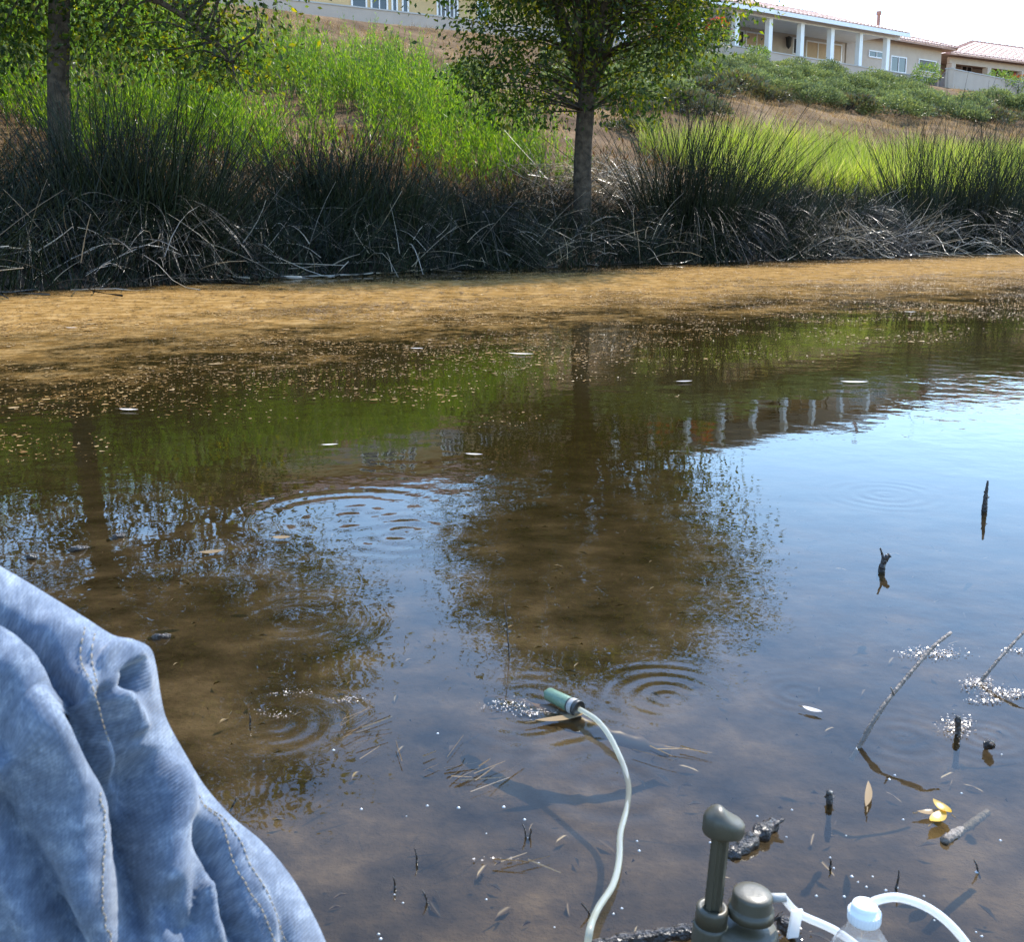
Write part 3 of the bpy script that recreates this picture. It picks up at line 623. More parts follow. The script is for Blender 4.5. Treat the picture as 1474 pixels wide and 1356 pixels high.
# tall bright weeds
def weed_zone(t, s):
    right = np.interp(s, [3, 5, 8.2, 11, 13, 15, 17.5], [4.6, 5.0, 5.3, 5.4, 3.6, 2.2, 1.6]) + (fbm(s * .8, t * .8, 5) - .5) * 2
    up = np.interp(t, [-30, -8, -2, 2, 5], [15, 15.5, 16.5, 17.3, 17.3])
    g = fbm(t * .55, s * .55, 31)
    hole = ((t + 4.2) / 2.0) ** 2 + ((s - 8.1) / 1.3) ** 2 < 1
    hole |= ((t - .2) / 1.0) ** 2 + ((s - 8.6) / .6) ** 2 < 1
    return (t < right) & (s < up) & (g > .34) & ~hole
t, s, P0 = scatter(19000, -24, 8, 3.2, 17.5, weed_zone)
n = len(P0); hgt = rng.uniform(.55, 1.35, n) * (.5 + 1.1 * fbm(t * .9, s * .9, 8))
lean = rng.normal(size=(n, 3)) * .13; lean[:, 2] = 1; bend = rng.normal(size=(n, 3)) * .1; bend[:, 2] = 0
st = stalks(P0, lean, bend, hgt, .006, 2, .4)
per = 28; k = np.repeat(np.arange(n), per); f_ = np.tile(np.linspace(.12, 1, per), n) * rng.uniform(.94, 1.04, n * per)
pos = P0[k] + unit(lean)[k] * (hgt[k] * f_)[:, None] + bend[k] * (hgt[k] * f_ * f_)[:, None]
d = rng.normal(size=(n * per, 3)); d[:, 2] = np.abs(d[:, 2]) * .5 + 1.3
lv = leaves(pos, d, rng.uniform(.09, .19, n * per) * (1.1 - .5 * f_), .015)
vS, fS = st; 
o = mesh_obj('tall_weeds', lv[0], lv[1], M['weed']); tag(o, 'mass of tall bright green weeds covering the left slope', 'weeds', kind='stuff')
so = mesh_obj('weed_stems', vS, fS, M['weed'], o); so['kind'] = 'stuff'
# bright grass band above the reeds
def gz(t, s): return (fbm(t * .5, s * .7, 41) > .36) & (s < np.interp(t, [6, 9, 13, 24, 30], [4.2, 6.8, 7.6, 7.4, 6])) & (s > 2.6)
t, s, P1 = scatter(38000, 8.2, 34, 2.4, 8, gz); n = len(P1)
d = rng.normal(size=(n, 3)) * .2; d[:, 2] = 1; b = rng.normal(size=(n, 3)) * .22; b[:, 2] = -.08
v, f = blades(P1, d, b, rng.uniform(.35, .95, n), rng.uniform(.008, .018, n), 3)
o = mesh_obj('green_grass', v, f, M['grass_green']); tag(o, 'band of fresh green grass behind the reeds below the shrub slope', 'grass', kind='stuff')
# dry grass
def dz(t, s): 
    g = fbm(t * .6, s * .6, 51); 
    return (g > .40) & ~(weed_zone(t, s) & (g < .6))
t, s, P2 = scatter(120000, -24, 46, 1.2, 20.6, dz); n = len(P2)
d = rng.normal(size=(n, 3)) * .45; d[:, 2] = 1; b = rng.normal(size=(n, 3)) * .35; b[:, 2] = -.25
tuft = fbm(t * 1.4, s * 1.4, 61)
v, f = blades(P2, d, b, rng.uniform(.10, .40, n) * (.3 + 1.7 * tuft ** 1.5), rng.uniform(.006, .014, n), 2)
o = mesh_obj('dry_grass', v, f, M['dry_grass']); tag(o, 'dry tan grass scattered over the bare slope', 'grass', kind='stuff')
# small rusty forbs at the foot of the slope
t, s, P3 = scatter(16000, -24, 7, 1.8, 4.6, lambda t, s: fbm(t * .9, s * .9, 71) > .5); n = len(P3)
d = rng.normal(size=(n, 3)) * .5; d[:, 2] = 1
v, f = leaves(P3 + np.array([0, 0, 1]) * rng.uniform(0, .55, n)[:, None], d, rng.uniform(.08, .2, n), .03)
mm = leaf_mat('rusty_leaf', [(.05, .03, .015), (.12, .05, .02), (.08, .09, .02), (.16, .10, .04)], .35, .05, .4, 1.5)
o = mesh_obj('rusty_undergrowth', v, f, mm); tag(o, 'rusty brown low undergrowth between weeds and reeds', 'undergrowth', kind='stuff')

# --- groundcover shrubs
def shrub_mesh(name, r, h, nleaf, seed, brown):
    global rng
    rng = np.random.default_rng(seed)
    d = rand_dirs(nleaf); d[:, 2] = np.abs(d[:, 2]); q = rng.uniform(.55, 1, nleaf) ** .5
    lump = .65 + .7 * fbm(d[:, 0] * 2.4 + seed * 3, d[:, 1] * 2.4 + d[:, 2], seed, 3)
    p = d * np.array([r, r, h]) * (q * lump)[:, None]
    dr = d * .7 + rng.normal(size=(nleaf, 3)) * .45 + np.array([0, 0, .35])
    v, f = leaves(p, dr, rng.uniform(.08, .17, nleaf), rng.uniform(.03, .055, nleaf))
    o = mesh_obj(name, v, f, M['shrub_brown' if brown else 'shrub']); me = o.data
    bpy.data.objects.remove(o); return me
SM = [shrub_mesh('foliage_mesh', 1.25, 1.05, 4200, 200 + k, False) for k in range(4)]; SB = [shrub_mesh('foliage_mesh', 1.0, .5, 2000, 230 + k, True) for k in range(2)]
# a shrub core keeps light from passing straight through
def stem_mesh():
    mb = MB(); r = random.Random(4)
    for k in range(9):
        a = r.uniform(0, 6.28); q = r.uniform(.3, .9)
        mb.tube([(0, 0, -.15), (math.cos(a) * q * .5, math.sin(a) * q * .5, .2), (math.cos(a) * q, math.sin(a) * q, .35)], [.03, .02, .008], 5)
    o = mb.top('stems', M['bark']); me = o.data; bpy.data.objects.remove(o); return me
STEM = stem_mesh()
def put_shrub(name, me, p, sc, rz, label, cat_, group, scz=None):
    o = thing(name, p, label, cat_, group)
    for nm, m_ in (('foliage', me), ('stems', STEM)):
        c = bpy.data.objects.new(nm, m_); COL.objects.link(c); c.parent = o; c.rotation_euler = (0, 0, rz); c.scale = (sc, sc, scz or sc); c['kind'] = 'stuff'
    return o
rs = random.Random(17)
def shrub_zone(t, s):
    lo = float(np.interp(t, [12, 14, 17, 20, 25, 29, 33, 36], [11.4, 12.4, 13.8, 14.3, 13.6, 13.0, 13.4, 14.0]))
    hi = float(np.interp(t, [12, 14, 17, 22, 30, 34, 36], [12.5, 15.5, 18.6, 19.4, 19.2, 18.0, 15]))
    return lo, hi
cnt = 0
tv = 12.6
while tv < 36:
    lo, hi = shrub_zone(tv, 0); sv = lo
    while sv < hi:
        t_ = tv + rs.uniform(-.6, .6); s_ = sv + rs.uniform(-.4, .4); x, y = from_ts(t_, s_); z = float(ground_z(x, y))
        brown = (sv - lo < 1.0 and rs.random() < .7) or rs.random() < .06
        if not (rs.random() < .05):
            if brown: put_shrub('groundcover_shrub', SB[cnt % 2], (x, y, z - .05), rs.uniform(.8, 1.25), rs.uniform(0, 6.28), 'low brownish groundcover shrub at the ragged lower edge of the planted slope', 'shrub', 'brownish shrubs edging the planted slope')
            else: put_shrub('groundcover_shrub', SM[cnt % 4], (x, y, z - .08), rs.uniform(.75, 1.15), rs.uniform(0, 6.28), 'low dense green groundcover shrub on the planted slope below the patio', 'shrub', 'green groundcover shrubs below the patio', rs.uniform(.5, .8))
            cnt += 1
        sv += 1.5
    tv += 1.75
for k in range(9):
    t_ = 39.5 + rs.uniform(0, 12); s_ = rs.uniform(14.5, 17.6); x, y = from_ts(t_, s_)
    put_shrub('groundcover_shrub', SM[k % 4], (x, y, float(ground_z(x, y)) - .08), rs.uniform(.8, 1.2), rs.uniform(0, 6.28), 'green groundcover shrub below the wall of the hip-roofed house', 'shrub', 'green shrubs below the hip-roofed house')
for (px, py) in [(925, 160), (985, 150), (910, 190), (1010, 165)]:
    p = hit_ground(px, py); put_shrub('groundcover_shrub', SB[cnt % 2], p, rs.uniform(.6, .85), rs.uniform(0, 6.28), 'small brownish shrub alone on the bare dry slope beside the tree', 'shrub', 'small shrubs on the bare slope'); cnt += 1
for (px, py, sc_, lab) in [(28, 128, .8, 'dark green bush on the slope behind the bare-trunked tree'), (262, 150, .75, 'dark bush in the shade of the weeds under the drooping branch'), (60, 70, .9, 'dark bush higher up the slope behind the bare-trunked tree'), (675, 125, .7, 'olive bush between the tall weeds and the dry grass below the long wall')]:
    put_shrub('slope_bush', SM[cnt % 4], hit_ground(px, py), sc_, rs.uniform(0, 6.28), lab, 'bush', None, sc_ * .9); cnt += 1
# --- garden bushes by the walls
rng = np.random.default_rng(5)
def bush(name, px, py, Y, r, h, label, mats, nleaf=1500):
    p = at_Y(px, py, Y) - np.array([0, 0, .35]); o = thing(name, p, label, 'bush')
    d = rand_dirs(nleaf); q = rng.uniform(.2, 1, nleaf) ** .45
    pp = d * np.array([r * 1.15, r * 1.15, h * .55]) * (q * (.75 + .5 * fbm(d[:, 0] * 2 + px, d[:, 2] * 2, 3)))[:, None] + np.array([0, 0, h * .5])
    dr = d + rng.normal(size=(nleaf, 3)) * .6; k = int(nleaf * mats[1])
    v, f = leaves(pp[k:], dr[k:], rng.uniform(.07, .14, nleaf - k), .045); mesh_obj('foliage', v, f, M[mats[0]], o)['kind'] = 'stuff'
    if k:
        sel = np.argsort(-pp[:, 2] + rng.normal(size=nleaf) * h * .2)[:k]
        v, f = leaves(pp[sel] * 1.05, dr[sel], .13, .08); mesh_obj('blossoms', v, f, M['flower_red'], o)['kind'] = 'stuff'
    mb = MB(); mb.tube([(0, 0, -.3), (.03, 0, h * .2), (0, .03, h * .5)], [.03, .025, .012], 6); mesh_obj('stem', mb.v, mb.f, M['bark'], o)
bush('garden_bush', 962, 80, 46.4, .75, 1.7, 'yellow-green garden bush with red blossoms beside the wall end', ('garden_leaf', .12), 1800)
bush('garden_bush', 998, 70, 47.4, .42, .9, 'small round clipped bush standing just behind the wall step', ('garden_leaf', 0), 1400)
bush('garden_bush', 1032, 66, 48.0, .6, 1.5, 'loose bush with red flowers beside the first white patio posts', ('garden_leaf', .1), 1200)
bush('garden_bush', 1090, 80, 47.8, .5, .75, 'pale yellow-green bush peeping over the patio wall', ('garden_leaf', 0), 900)
bush('garden_bush', 1333, 112, 56.2, .65, 1.1, 'green bush behind the wall in front of the grey window', ('garden_leaf', 0), 1500)
bush('garden_bush', 1437, 119, 60.0, .75, 1.0, 'leafy bush behind the wall by the porch columns', ('garden_leaf', 0), 1200)
bush('garden_bush', 1466, 122, 60.5, .7, .8, 'low leafy bush next to the porch bush behind the wall', ('garden_leaf', .03), 900)

# ------------------------------------------------------------------ reeds along the far bank
def reed_set(t, s, h, spread, rad, tipbend=.25):
    n = len(t); x, y = from_ts(t, s); base = np.stack([x, y, ground_z(x, y) - .05], 1)
    d = rng.normal(size=(n, 3)) * spread; d[:, 2] = 1; b = np.stack([rng.normal(size=n), rng.normal(size=n), -np.abs(rng.normal(size=n)) * .5], 1) * tipbend
    return stalks(base, d, b, h, rad, 4, .3)
def fallen_set(t, s, L, rad):
    n = len(t); x, y = from_ts(t, s); z = np.maximum(ground_z(x, y), 0)
    base = np.stack([x, y, z + rng.uniform(-.03, .45, n)], 1); a = rng.uniform(0, 2 * math.pi, n)
    up = rng.normal(size=n) * .5 + .5
    d = np.stack([np.cos(a), np.sin(a) * .8 - .25, up], 1); b = np.stack([rng.normal(size=n) * .12, rng.normal(size=n) * .12, -rng.uniform(0, .8, n) ** 1.4], 1)
    v, f = stalks(base, d, b, L, rad, 4, .5)
    v[:, 2] = np.maximum(v[:, 2], .012 + rng.uniform(0, .03, len(v))); return v, f
rng = np.random.default_rng(321)
tt = np.concatenate([rng.uniform(-22, 3.2, 15000), rng.uniform(2.5, 32, 12500)]); n = len(tt)
ss = rng.uniform(-.35, 2.3, n) + (fbm(tt * .8, tt * 0, 77) - .5) * .7
hh = rng.uniform(.55, 1.25, n) * (.6 + .7 * fbm(tt * .7, ss, 78))
bed = reed_set(tt, ss, hh, .36, .0065, .42)
o = mesh_obj('reed_bed', bed[0], bed[1], M['reed']); tag(o, 'continuous dark bed of reeds lining the far waterline', 'reeds', kind='stuff')
tt = np.concatenate([rng.uniform(-22, 3, 3200), rng.uniform(3, 32, 4200)]); n = len(tt)
fal = fallen_set(tt, rng.uniform(-.45, 2.2, n), rng.uniform(.4, 1.35, n), rng.uniform(.0025, .0065, n))
o2 = mesh_obj('fallen_reeds', fal[0], fal[1], M['reed_dead']); tag(o2, 'tangle of bleached dead reed stalks collapsed at the waterline', 'dead reeds', kind='stuff')
M['reed_bleached_glare'] = leaf_mat('reed_bleached_glare', [(.28, .24, .16), (.45, .40, .30), (.58, .54, .45)], .45, .08, .3, 1.1)  # bleached dead stalks, colour whitened further to carry the sun's glare
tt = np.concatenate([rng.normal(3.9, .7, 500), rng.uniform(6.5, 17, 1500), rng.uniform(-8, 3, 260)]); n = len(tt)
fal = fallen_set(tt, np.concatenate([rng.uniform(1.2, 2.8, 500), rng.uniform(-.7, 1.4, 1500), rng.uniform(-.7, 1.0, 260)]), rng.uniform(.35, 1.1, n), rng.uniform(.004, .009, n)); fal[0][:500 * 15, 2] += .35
tag(mesh_obj('bleached_glare_reeds', fal[0], fal[1], M['reed_bleached_glare']), 'bleached dead reed stalks whitened further for sun glare, lying over the dark reed bed', 'dead reeds', kind='stuff')
# standing bulrush clumps
def clump(px, py, n, h, r, label, lean=(0, 0), dead=.12):
    p = at_z(px, py, 0); t0, s0 = to_ts(p[0], p[1]); s0 += .55; x0, y0 = from_ts(t0, s0)
    o = thing('bulrush_clump', (x0, y0, 0), label, 'reeds')
    a = rng.uniform(0, 6.283, n); q = r * np.sqrt(rng.uniform(0, 1, n)); off = np.stack([np.cos(a) * q, np.sin(a) * q * .6], 1)
    base = np.stack([x0 + off[:, 0], y0 + off[:, 1], np.zeros(n)], 1); base[:, 2] = np.maximum(ground_z(base[:, 0], base[:, 1]), -.15) - .03
    d = np.stack([off[:, 0] / r * .25 + rng.normal(size=n) * .30 + lean[0], off[:, 1] / r * .2 + rng.normal(size=n) * .2, np.ones(n)], 1)
    b = np.stack([rng.normal(size=n) * .14 + lean[0] * .4, rng.normal(size=n) * .12, -np.abs(rng.normal(size=n)) * .10], 1)
    hh = h * rng.uniform(.55, 1.12, n); v, f = stalks(base, d, b, hh, rng.uniform(.006, .011, n), 5, .22)
    k = n // 9; sel = rng.integers(0, n, k); d2 = d[sel] * np.array([1.1, 1, 1])
    tall = stalks(base[sel], d2, b[sel] * .8, h * rng.uniform(1.0, 1.35, k), rng.uniform(.009, .0125, k), 5, .2); v, f = cat((v, f), tall)
    sub('standing_stalks', v, f, M['reed'], o)['kind'] = 'stuff'
    m = int(n * dead) + 30; a = rng.uniform(0, 6.283, m)
    base = np.stack([x0 + np.cos(a) * r * .7, y0 + np.sin(a) * r * .45 - .1, rng.uniform(.2, .9, m)], 1)
    d = np.stack([np.cos(a) * .8 + rng.normal(size=m) * .3, np.sin(a) * .6 - .35, rng.uniform(-.1, .5, m)], 1)
    b = np.stack([np.cos(a) * .15, np.sin(a) * .15 - .1, -rng.uniform(.5, 1.1, m)], 1)
    v, f = stalks(base, d, b, rng.uniform(.45, 1.0, m), .0065, 5, .5); v[:, 2] = np.maximum(v[:, 2], .01)
    sub('bent_dead_stalks', v, f, M['reed_dead'], o)['kind'] = 'stuff'
clump(225, 405, 800, 1.75, .85, 'tall dark bulrush clump in front of the weeds beside the bare-trunked tree', (.05, 0), .5)
clump(60, 412, 380, 1.05, .8, 'lower dark bulrush clump at the foot of the bare-trunked tree', (-.1, 0), .3)
clump(540, 390, 700, 1.5, .9, 'dark bulrush clump midway between the two trees', (0, 0), .25)
clump(700, 386, 420, .95, .9, 'short matted bulrush clump in the shade beside the lone leafy tree', (0, 0), .2)
clump(1035, 377, 560, 2.4, .75, 'tallest bulrush clump, upright and dark, standing beside the sunlit bleached reeds', (.08, 0), .4)
clump(1130, 374, 200, 1.9, .7, 'tall bulrush clump leaning away from the tallest clump', (.22, 0), .4)
clump(1235, 370, 260, 1.3, 1.0, 'thin open bulrush clump among bleached fallen stalks', (.1, 0), .9)
clump(1400, 365, 520, 2.6, 1.15, 'broad tall bulrush clump with bleached skirt beyond the thin open clump', (.12, 0), .35)
clump(1520, 362, 480, 2.4, 1.1, 'tall bulrush clump past the broad skirted clump', (.1, 0), .35)

# ------------------------------------------------------------------ floating algae flecks
rng = np.random.default_rng(41)
def flakes(x, y, r, z=.004, jit=.003):
    n = len(x); k = 6; a = np.linspace(0, 2 * math.pi, k, endpoint=False)[None, :] + rng.uniform(0, 1, (n, 1))
    rr = r[:, None] * rng.uniform(.45, 1.25, (n, k)); st = rng.uniform(.45, 1, (n, 1)); th = rng.uniform(0, math.pi, (n, 1))
    lx = np.cos(a) * rr; ly = np.sin(a) * rr * st
    X = x[:, None] + lx * np.cos(th) - ly * np.sin(th); Y = y[:, None] + lx * np.sin(th) + ly * np.cos(th)
    Z = z + rng.uniform(0, jit, (n, k))
    v = np.stack([X, Y, Z], -1).reshape(-1, 3); b = (np.arange(n) * k)[:, None]
    return v, (b + np.arange(k)[None, :])
n = 200000; t = rng.uniform(-20, 30, n); s = -rng.uniform(.3, 10.8, n); x, y = from_ts(t, s)
sr = s + np.interp(t, BT, BS)
dens = np.interp(sr, [-10.0, -9.4, -8.8, -7.6, -6.2, -5.2, -4.2, -1.2, -.2], [-.5, -.2, .50, .62, .46, .62, .8, .8, .35])
pat = fbm(x * .8, y * .8, 5); pat2 = fbm(x * 4.5, y * 4.5, 6)
keep = (pat * .5 + pat2 * .5) + dens * .5 > .80 + rng.uniform(-.07, .07, n)
x = x[keep]; y = y[keep]; r = rng.uniform(.003, .010, len(x)) * (1 + 1.3 * (rng.random(len(x)) < .08)) * np.interp(sr[keep], [-9.5, -7.5, -5], [.55, .9, 1.6])
v, f = flakes(x, y, r)
n = 110000; t = rng.uniform(-9.5, 10, n); q_ = rng.uniform(-9.4, -4.6, n)
x = BANK0[0] + t * BU[0] + q_ * BN[0]; y = BANK0[1] + t * BU[1] + q_ * BN[1]
pat = fbm(x * .9, y * .9, 15); pat2 = fbm(x * 3.2, y * 3.2, 16); dn = np.interp(q_, [-9.4, -8.6, -7.8, -6.8, -6.0, -4.8], [-.12, .03, .10, .0, .02, .12])
k_ = pat * .45 + pat2 * .55 + dn > .56 + rng.uniform(-.05, .05, n)
v2, f2 = flakes(x[k_], y[k_], np.exp(rng.normal(-5.35, .55, k_.sum())) * np.interp(q_[k_], [-9.2, -7.5, -5], [.7, 1.0, 1.6])); v, f = cat((v, f), (v2, f2))
tag(mesh_obj('floating_algae', v, f, M['scum']), 'tan flecks of floating algae and plant dust on the water', 'algae', kind='stuff')
# glittering scum rafts near the sticks
xs_ = []; ys_ = []; rs_ = []
for (px, py, wx, wy, k) in [(1345, 942, 42, 8, 420), (1408, 985, 24, 9, 260), (1450, 1000, 40, 8, 300), (1420, 1011, 30, 4, 90), (1378, 1047, 26, 14, 240), (1460, 938, 20, 4, 60), (730, 1016, 40, 7, 110), (770, 1028, 35, 6, 110), (500, 1010, 26, 5, 60), (395, 1030, 26, 7, 60), (420, 1000, 30, 5, 50), (715, 1240, 30, 3, 20), (1110, 1345, 60, 10, 30)]:
    for _ in range(k):
        p = at_z(px + rng.normal() * wx * .5, py + rng.normal() * wy * .5); xs_.append(p[0]); ys_.append(p[1]); rs_.append(rng.uniform(.0006, .0019))
v, f = flakes(np.array(xs_), np.array(ys_), np.array(rs_), .002, .0012)
tag(mesh_obj('scum_rafts', v, f, M['scum_pale']), 'glittering pale rafts of scum around the sticks in the shallows', 'scum', kind='stuff')
# leaf litter on the bed and straw bits
def litter(n, x0, x1, y0, y1, Lr, mat, zoff, name, label):
    x = rng.uniform(x0, x1, n); y = y0 + (y1 - y0) * rng.uniform(0, 1, n) ** 1.4; z = ground_z(x, y) + zoff
    d = rng.normal(size=(n, 3)); d[:, 2] *= .12; L = rng.uniform(*Lr, n); pos = np.stack([x, y, z], 1)
    side = unit(np.cross(unit(d), np.array([[0, 0, 1.0]]))); d = unit(d); m = pos + d * L[:, None] * .5; w_ = L[:, None] * rng.uniform(.12, .3, (n, 1))
    v = np.stack([pos, m + side * w_ * .5 + [0, 0, .004], pos + d * L[:, None], m - side * w_ * .5 + [0, 0, .004]], 1).reshape(-1, 3)
    b = (np.arange(n) * 4)[:, None]; f = np.concatenate([b + [[0, 1, 2]], b + [[0, 2, 3]]], 1).reshape(-1, 3)
    tag(mesh_obj(name, v, f, mat), label, 'leaf litter', kind='stuff')
litter(1100, -1.6, 2.2, .75, 3.6, (.006, .032), M['leaf_litter'], .008, 'sunken_leaf_litter', 'brown dead leaves and bits lying on the muddy bed under shallow water')
sv = []; 
def straw_patch(px, py, wx, wy, k, Lr, ang, spread):
    c = []
    for _ in range(k):
        p = at_z(px + rng.normal() * wx, py + rng.normal() * wy); a = ang + rng.normal() * spread; L = rng.uniform(*Lr)
        c.append(((p[0], p[1], .003 + rng.uniform(0, .004)), (math.cos(a), math.sin(a), rng.normal() * .02), L))
    return c
st_ = straw_patch(640, 1115, 45, 18, 20, (.015, .06), .85, .35) + straw_patch(500, 1055, 18, 12, 14, (.03, .08), .8, .3) + straw_patch(960, 1080, 20, 8, 5, (.03, .07), -.5, .3) + straw_patch(720, 1250, 25, 4, 5, (.03, .07), .1, .3)
v, f = blades(np.array([q[0] for q in st_]), np.array([q[1] for q in st_]), np.zeros((len(st_), 3)), np.array([q[2] for q in st_]), rng.uniform(.0008, .0022, len(st_)), 2, .5)
tag(mesh_obj('floating_straw', v, f, M['straw']), 'loose bits of pale straw floating in the shallows beside the hose', 'straw', kind='stuff')

# ------------------------------------------------------------------ sticks and debris in the shallows
def stick(name, pts, rad, mat, label, cat_='stick', twigs=(), n=9, rough=.08):
    pts = spline(pts, 6); m = len(pts); r = np.interp(np.linspace(0, 1, m), np.linspace(0, 1, len(rad)), rad) * (1 + rng.normal(size=m) * rough)
    o = thing(name, pts[0], label, cat_); mb = MB(); mb.tube(pts, list(r), n); mb.part('stem', M[mat], o, True)
    for tw in twigs:
        mb = MB(); q = spline(tw[0], 4); mb.tube(q, list(np.linspace(tw[1], tw[1] * .45, len(q))), 6); mb.part('twig', M[mat], o, True)
    return o
def P3(px, py, base_px, base_py, dd=0.0):
    """a point seen at (px,py) standing in the vertical plane through the foot of the stick, dd metres nearer or farther"""
    b = at_z(base_px, base_py); return at_Y(px, py, b[1] + dd)
def under(p, q, L=.02):
    p = np.asarray(p); q = np.asarray(q); d = p - q; d = d / np.linalg.norm(d); return p + d * L
b = at_z(1236, 1076); pts = [b, P3(1268, 1022, 1236, 1076, .02), P3(1308, 972, 1236, 1076, .05), P3(1345, 930, 1236, 1076, .08), P3(1369, 911, 1236, 1076, .10)]
stick('bare_stick', [under(b, pts[1])] + pts, [.0034, .0033, .0030, .0027, .0024, .0026], 'dry_stick', 'long bare slanting stick poking out of the shallows near the yellow leaf', twigs=[([P3(1287, 1000, 1236, 1076, .03), P3(1282, 990, 1236, 1076, .03)], .0018)])
b = at_z(1409, 984); pts = [b, P3(1440, 947, 1409, 984, .02), P3(1475, 909, 1409, 984, .05), P3(1500, 888, 1409, 984, .07)]
stick('bare_stick', [under(b, pts[1])] + pts, [.0028, .0026, .002, .0014], 'dry_stick', 'thin slanting twig rising from a glittering raft of scum')
b = at_z(1417, 735); pts = [b, P3(1419, 715, 1417, 735), P3(1422, 692, 1417, 735)]
stick('bare_stick', [under(b, pts[1])] + pts, [.0075, .0065, .005, .002], 'wet_wood', 'straight upright dark stick with tiny side twigs standing in the sky reflection', twigs=[([P3(1419, 712, 1417, 735), P3(1416.5, 707, 1417, 735)], .003), ([P3(1420, 717, 1417, 735), P3(1424, 715.5, 1417, 735)], .003)])
b = at_z(1269, 822); pts = [b, P3(1271, 812, 1269, 822), P3(1276, 803, 1269, 822), P3(1281, 799, 1269, 822)]
stick('forked_stick', [under(b, pts[1])] + pts, [.007, .0068, .006, .005, .0045], 'wet_wood', 'short dark forked stick with two prongs standing in open water', twigs=[([P3(1271, 809, 1269, 822), P3(1270.5, 800, 1269, 822), P3(1267, 789, 1269, 822)], .0036), ([P3(1279, 801, 1269, 822), P3(1277, 809, 1269, 822)], .003)])
b = at_z(1371, 1204); pts = [b, P3(1395, 1189, 1371, 1204, .03), P3(1421, 1170, 1371, 1204, .06)]
stick('broken_stick', [under(b, pts[1])] + pts, [.0050, .0052, .0048, .0042], 'dry_stick', 'short thick broken stick jutting up below the yellow leaf', rough=.12)
p = [at_z(1046, 1236, -.004), at_z(1062, 1226, .002), at_z(1085, 1208, .004), at_z(1106, 1192, .006), at_z(1114, 1188, .004)]
stick('driftwood', p, [.004, .0085, .0092, .0085, .005], 'wet_wood', 'stubby wet piece of driftwood floating behind the pump handle', 'driftwood', n=11, rough=.16, twigs=[([p[3], p[3] + [.018, .004, .008]], .004)])
p = [at_z(850, 1362, .004), at_z(900, 1354, .006), at_z(960, 1346, .008), at_z(1010, 1342, .008), at_z(1060, 1350, .004)]
stick('wet_branch', p, [.0045, .0065, .007, .0068, .005], 'wet_wood', 'dark wet branch lying at the water line against the pump body', 'branch', n=11, rough=.12)
p = [at_z(1120, 1320, .02), at_z(1132, 1334, .012), at_z(1146, 1352, -.01)]
stick('wet_stub', p, [.006, .0085, .007], 'wet_wood', 'dark wet wood stub under the white hose clip', 'stub', n=9, rough=.2)
for (px, py, h, lab) in [(1194, 1156, 16, 'small dark upright stub in the shallows between driftwood and long slanting stick'), (1379, 1056, 24, 'knobbly little stub ringed by glittering scum')]:
    b = at_z(px, py); stick('wood_stub', [b - [0, 0, .05], b, P3(px, py - h * .6, px, py), P3(px, py - h, px, py)], [.004, .004, .0046, .0036], 'wet_wood', lab, 'stub', n=8, rough=.15)
p = at_z(1418, 1078); q = at_z(1428, 1074, .012)
stick('wood_chip', [p, (p + q) / 2 + [0, 0, .004], q], [.002, .0065, .0045], 'wet_wood', 'dark pointed chip of wood tilting out of the water', 'wood chip', n=6, rough=.2)
# thin sprigs of water grass
sprigs = [(1195, 1250, 1195, 1236), (1290, 1279, 1294, 1253), (1408, 1256, 1402, 1238), (757, 1205, 752, 1186), (762, 1206, 764, 1192), (600, 1242, 597, 1222), (733, 945, 726, 868), (360, 1044, 359, 1027), (850, 1318, 836, 1300), (615, 1300, 608, 1282), (568, 1280, 566, 1262), (335, 1160, 340, 1148)]
for k, (bx, by, tx_, ty_) in enumerate(sprigs):
    b = at_z(bx, by); tp = P3(tx_, ty_, bx, by); m_ = (b + tp) / 2 + np.array([.0008, 0, 0])
    o = stick('grass_sprig', [under(b, tp, .008), b, m_, tp], [.0012, .0013, .0011, .0006], 'wet_wood', 'single thin dark grass sprig poking out of the shallow water', 'grass', n=5); o['group'] = 'thin sprigs in the shallows'
# floating leaves
def leaf_thing(name, px, py, L, W, ang, mat, label, curl=.15, z=.004, group=None):
    p = at_z(px, py); o = thing(name, (p[0], p[1], z), label, 'leaf', group); v = []; f = []; m = 8; ca, sa = math.cos(ang), math.sin(ang)
    for i in range(m + 1):
        t = i / m - .5; w = W * .5 * (math.cos(t * math.pi) ** .8 if abs(t) < .5 else 0) + .0002
        for j, q in enumerate((-1, 0, 1)):
            lx = t * L; ly = q * w + .12 * L * (t * t); lz = curl * (t * t * L + abs(q) * w * .6) + .001
            v.append((lx * ca - ly * sa, lx * sa + ly * ca, lz))
    for i in range(m):
        for j in range(2): a = i * 3 + j; f.append((a, a + 1, a + 4, a + 3))
    mesh_obj('blade', v, f, M[mat], o, True)
    mb = MB(); mb.tube([(-L * .5 * ca, -L * .5 * sa, .002), (-L * .7 * ca, -L * .7 * sa, .002)], [.0008, .0005], 5); mesh_obj('stalk', mb.v, mb.f, M['straw'], o)
leaf_thing('curled_leaf', 1350, 1187, .036, .015, .75, 'yellow_leaf', 'bright yellow curled leaf floating near the broken stick', .5, .006)
leaf_thing('curled_leaf', 1356, 1175, .030, .013, 1.9, 'yellow_leaf', 'second yellow leaf half folded over the bright yellow one', .6, .008)
leaf_thing('curled_leaf', 1338, 1176, .03, .010, .1, 'straw', 'pale tan leaf touching the pair of yellow leaves', .3, .004)
leaf_thing('floating_leaf', 1169, 1027, .028, .010, -.6, 'pale_leaf', 'pale narrow leaf floating below the ripple ring', .2)
leaf_thing('floating_leaf', 808, 1039, .075, .014, .3, 'straw', 'long tan leaf floating under the hose pre-filter', .1)
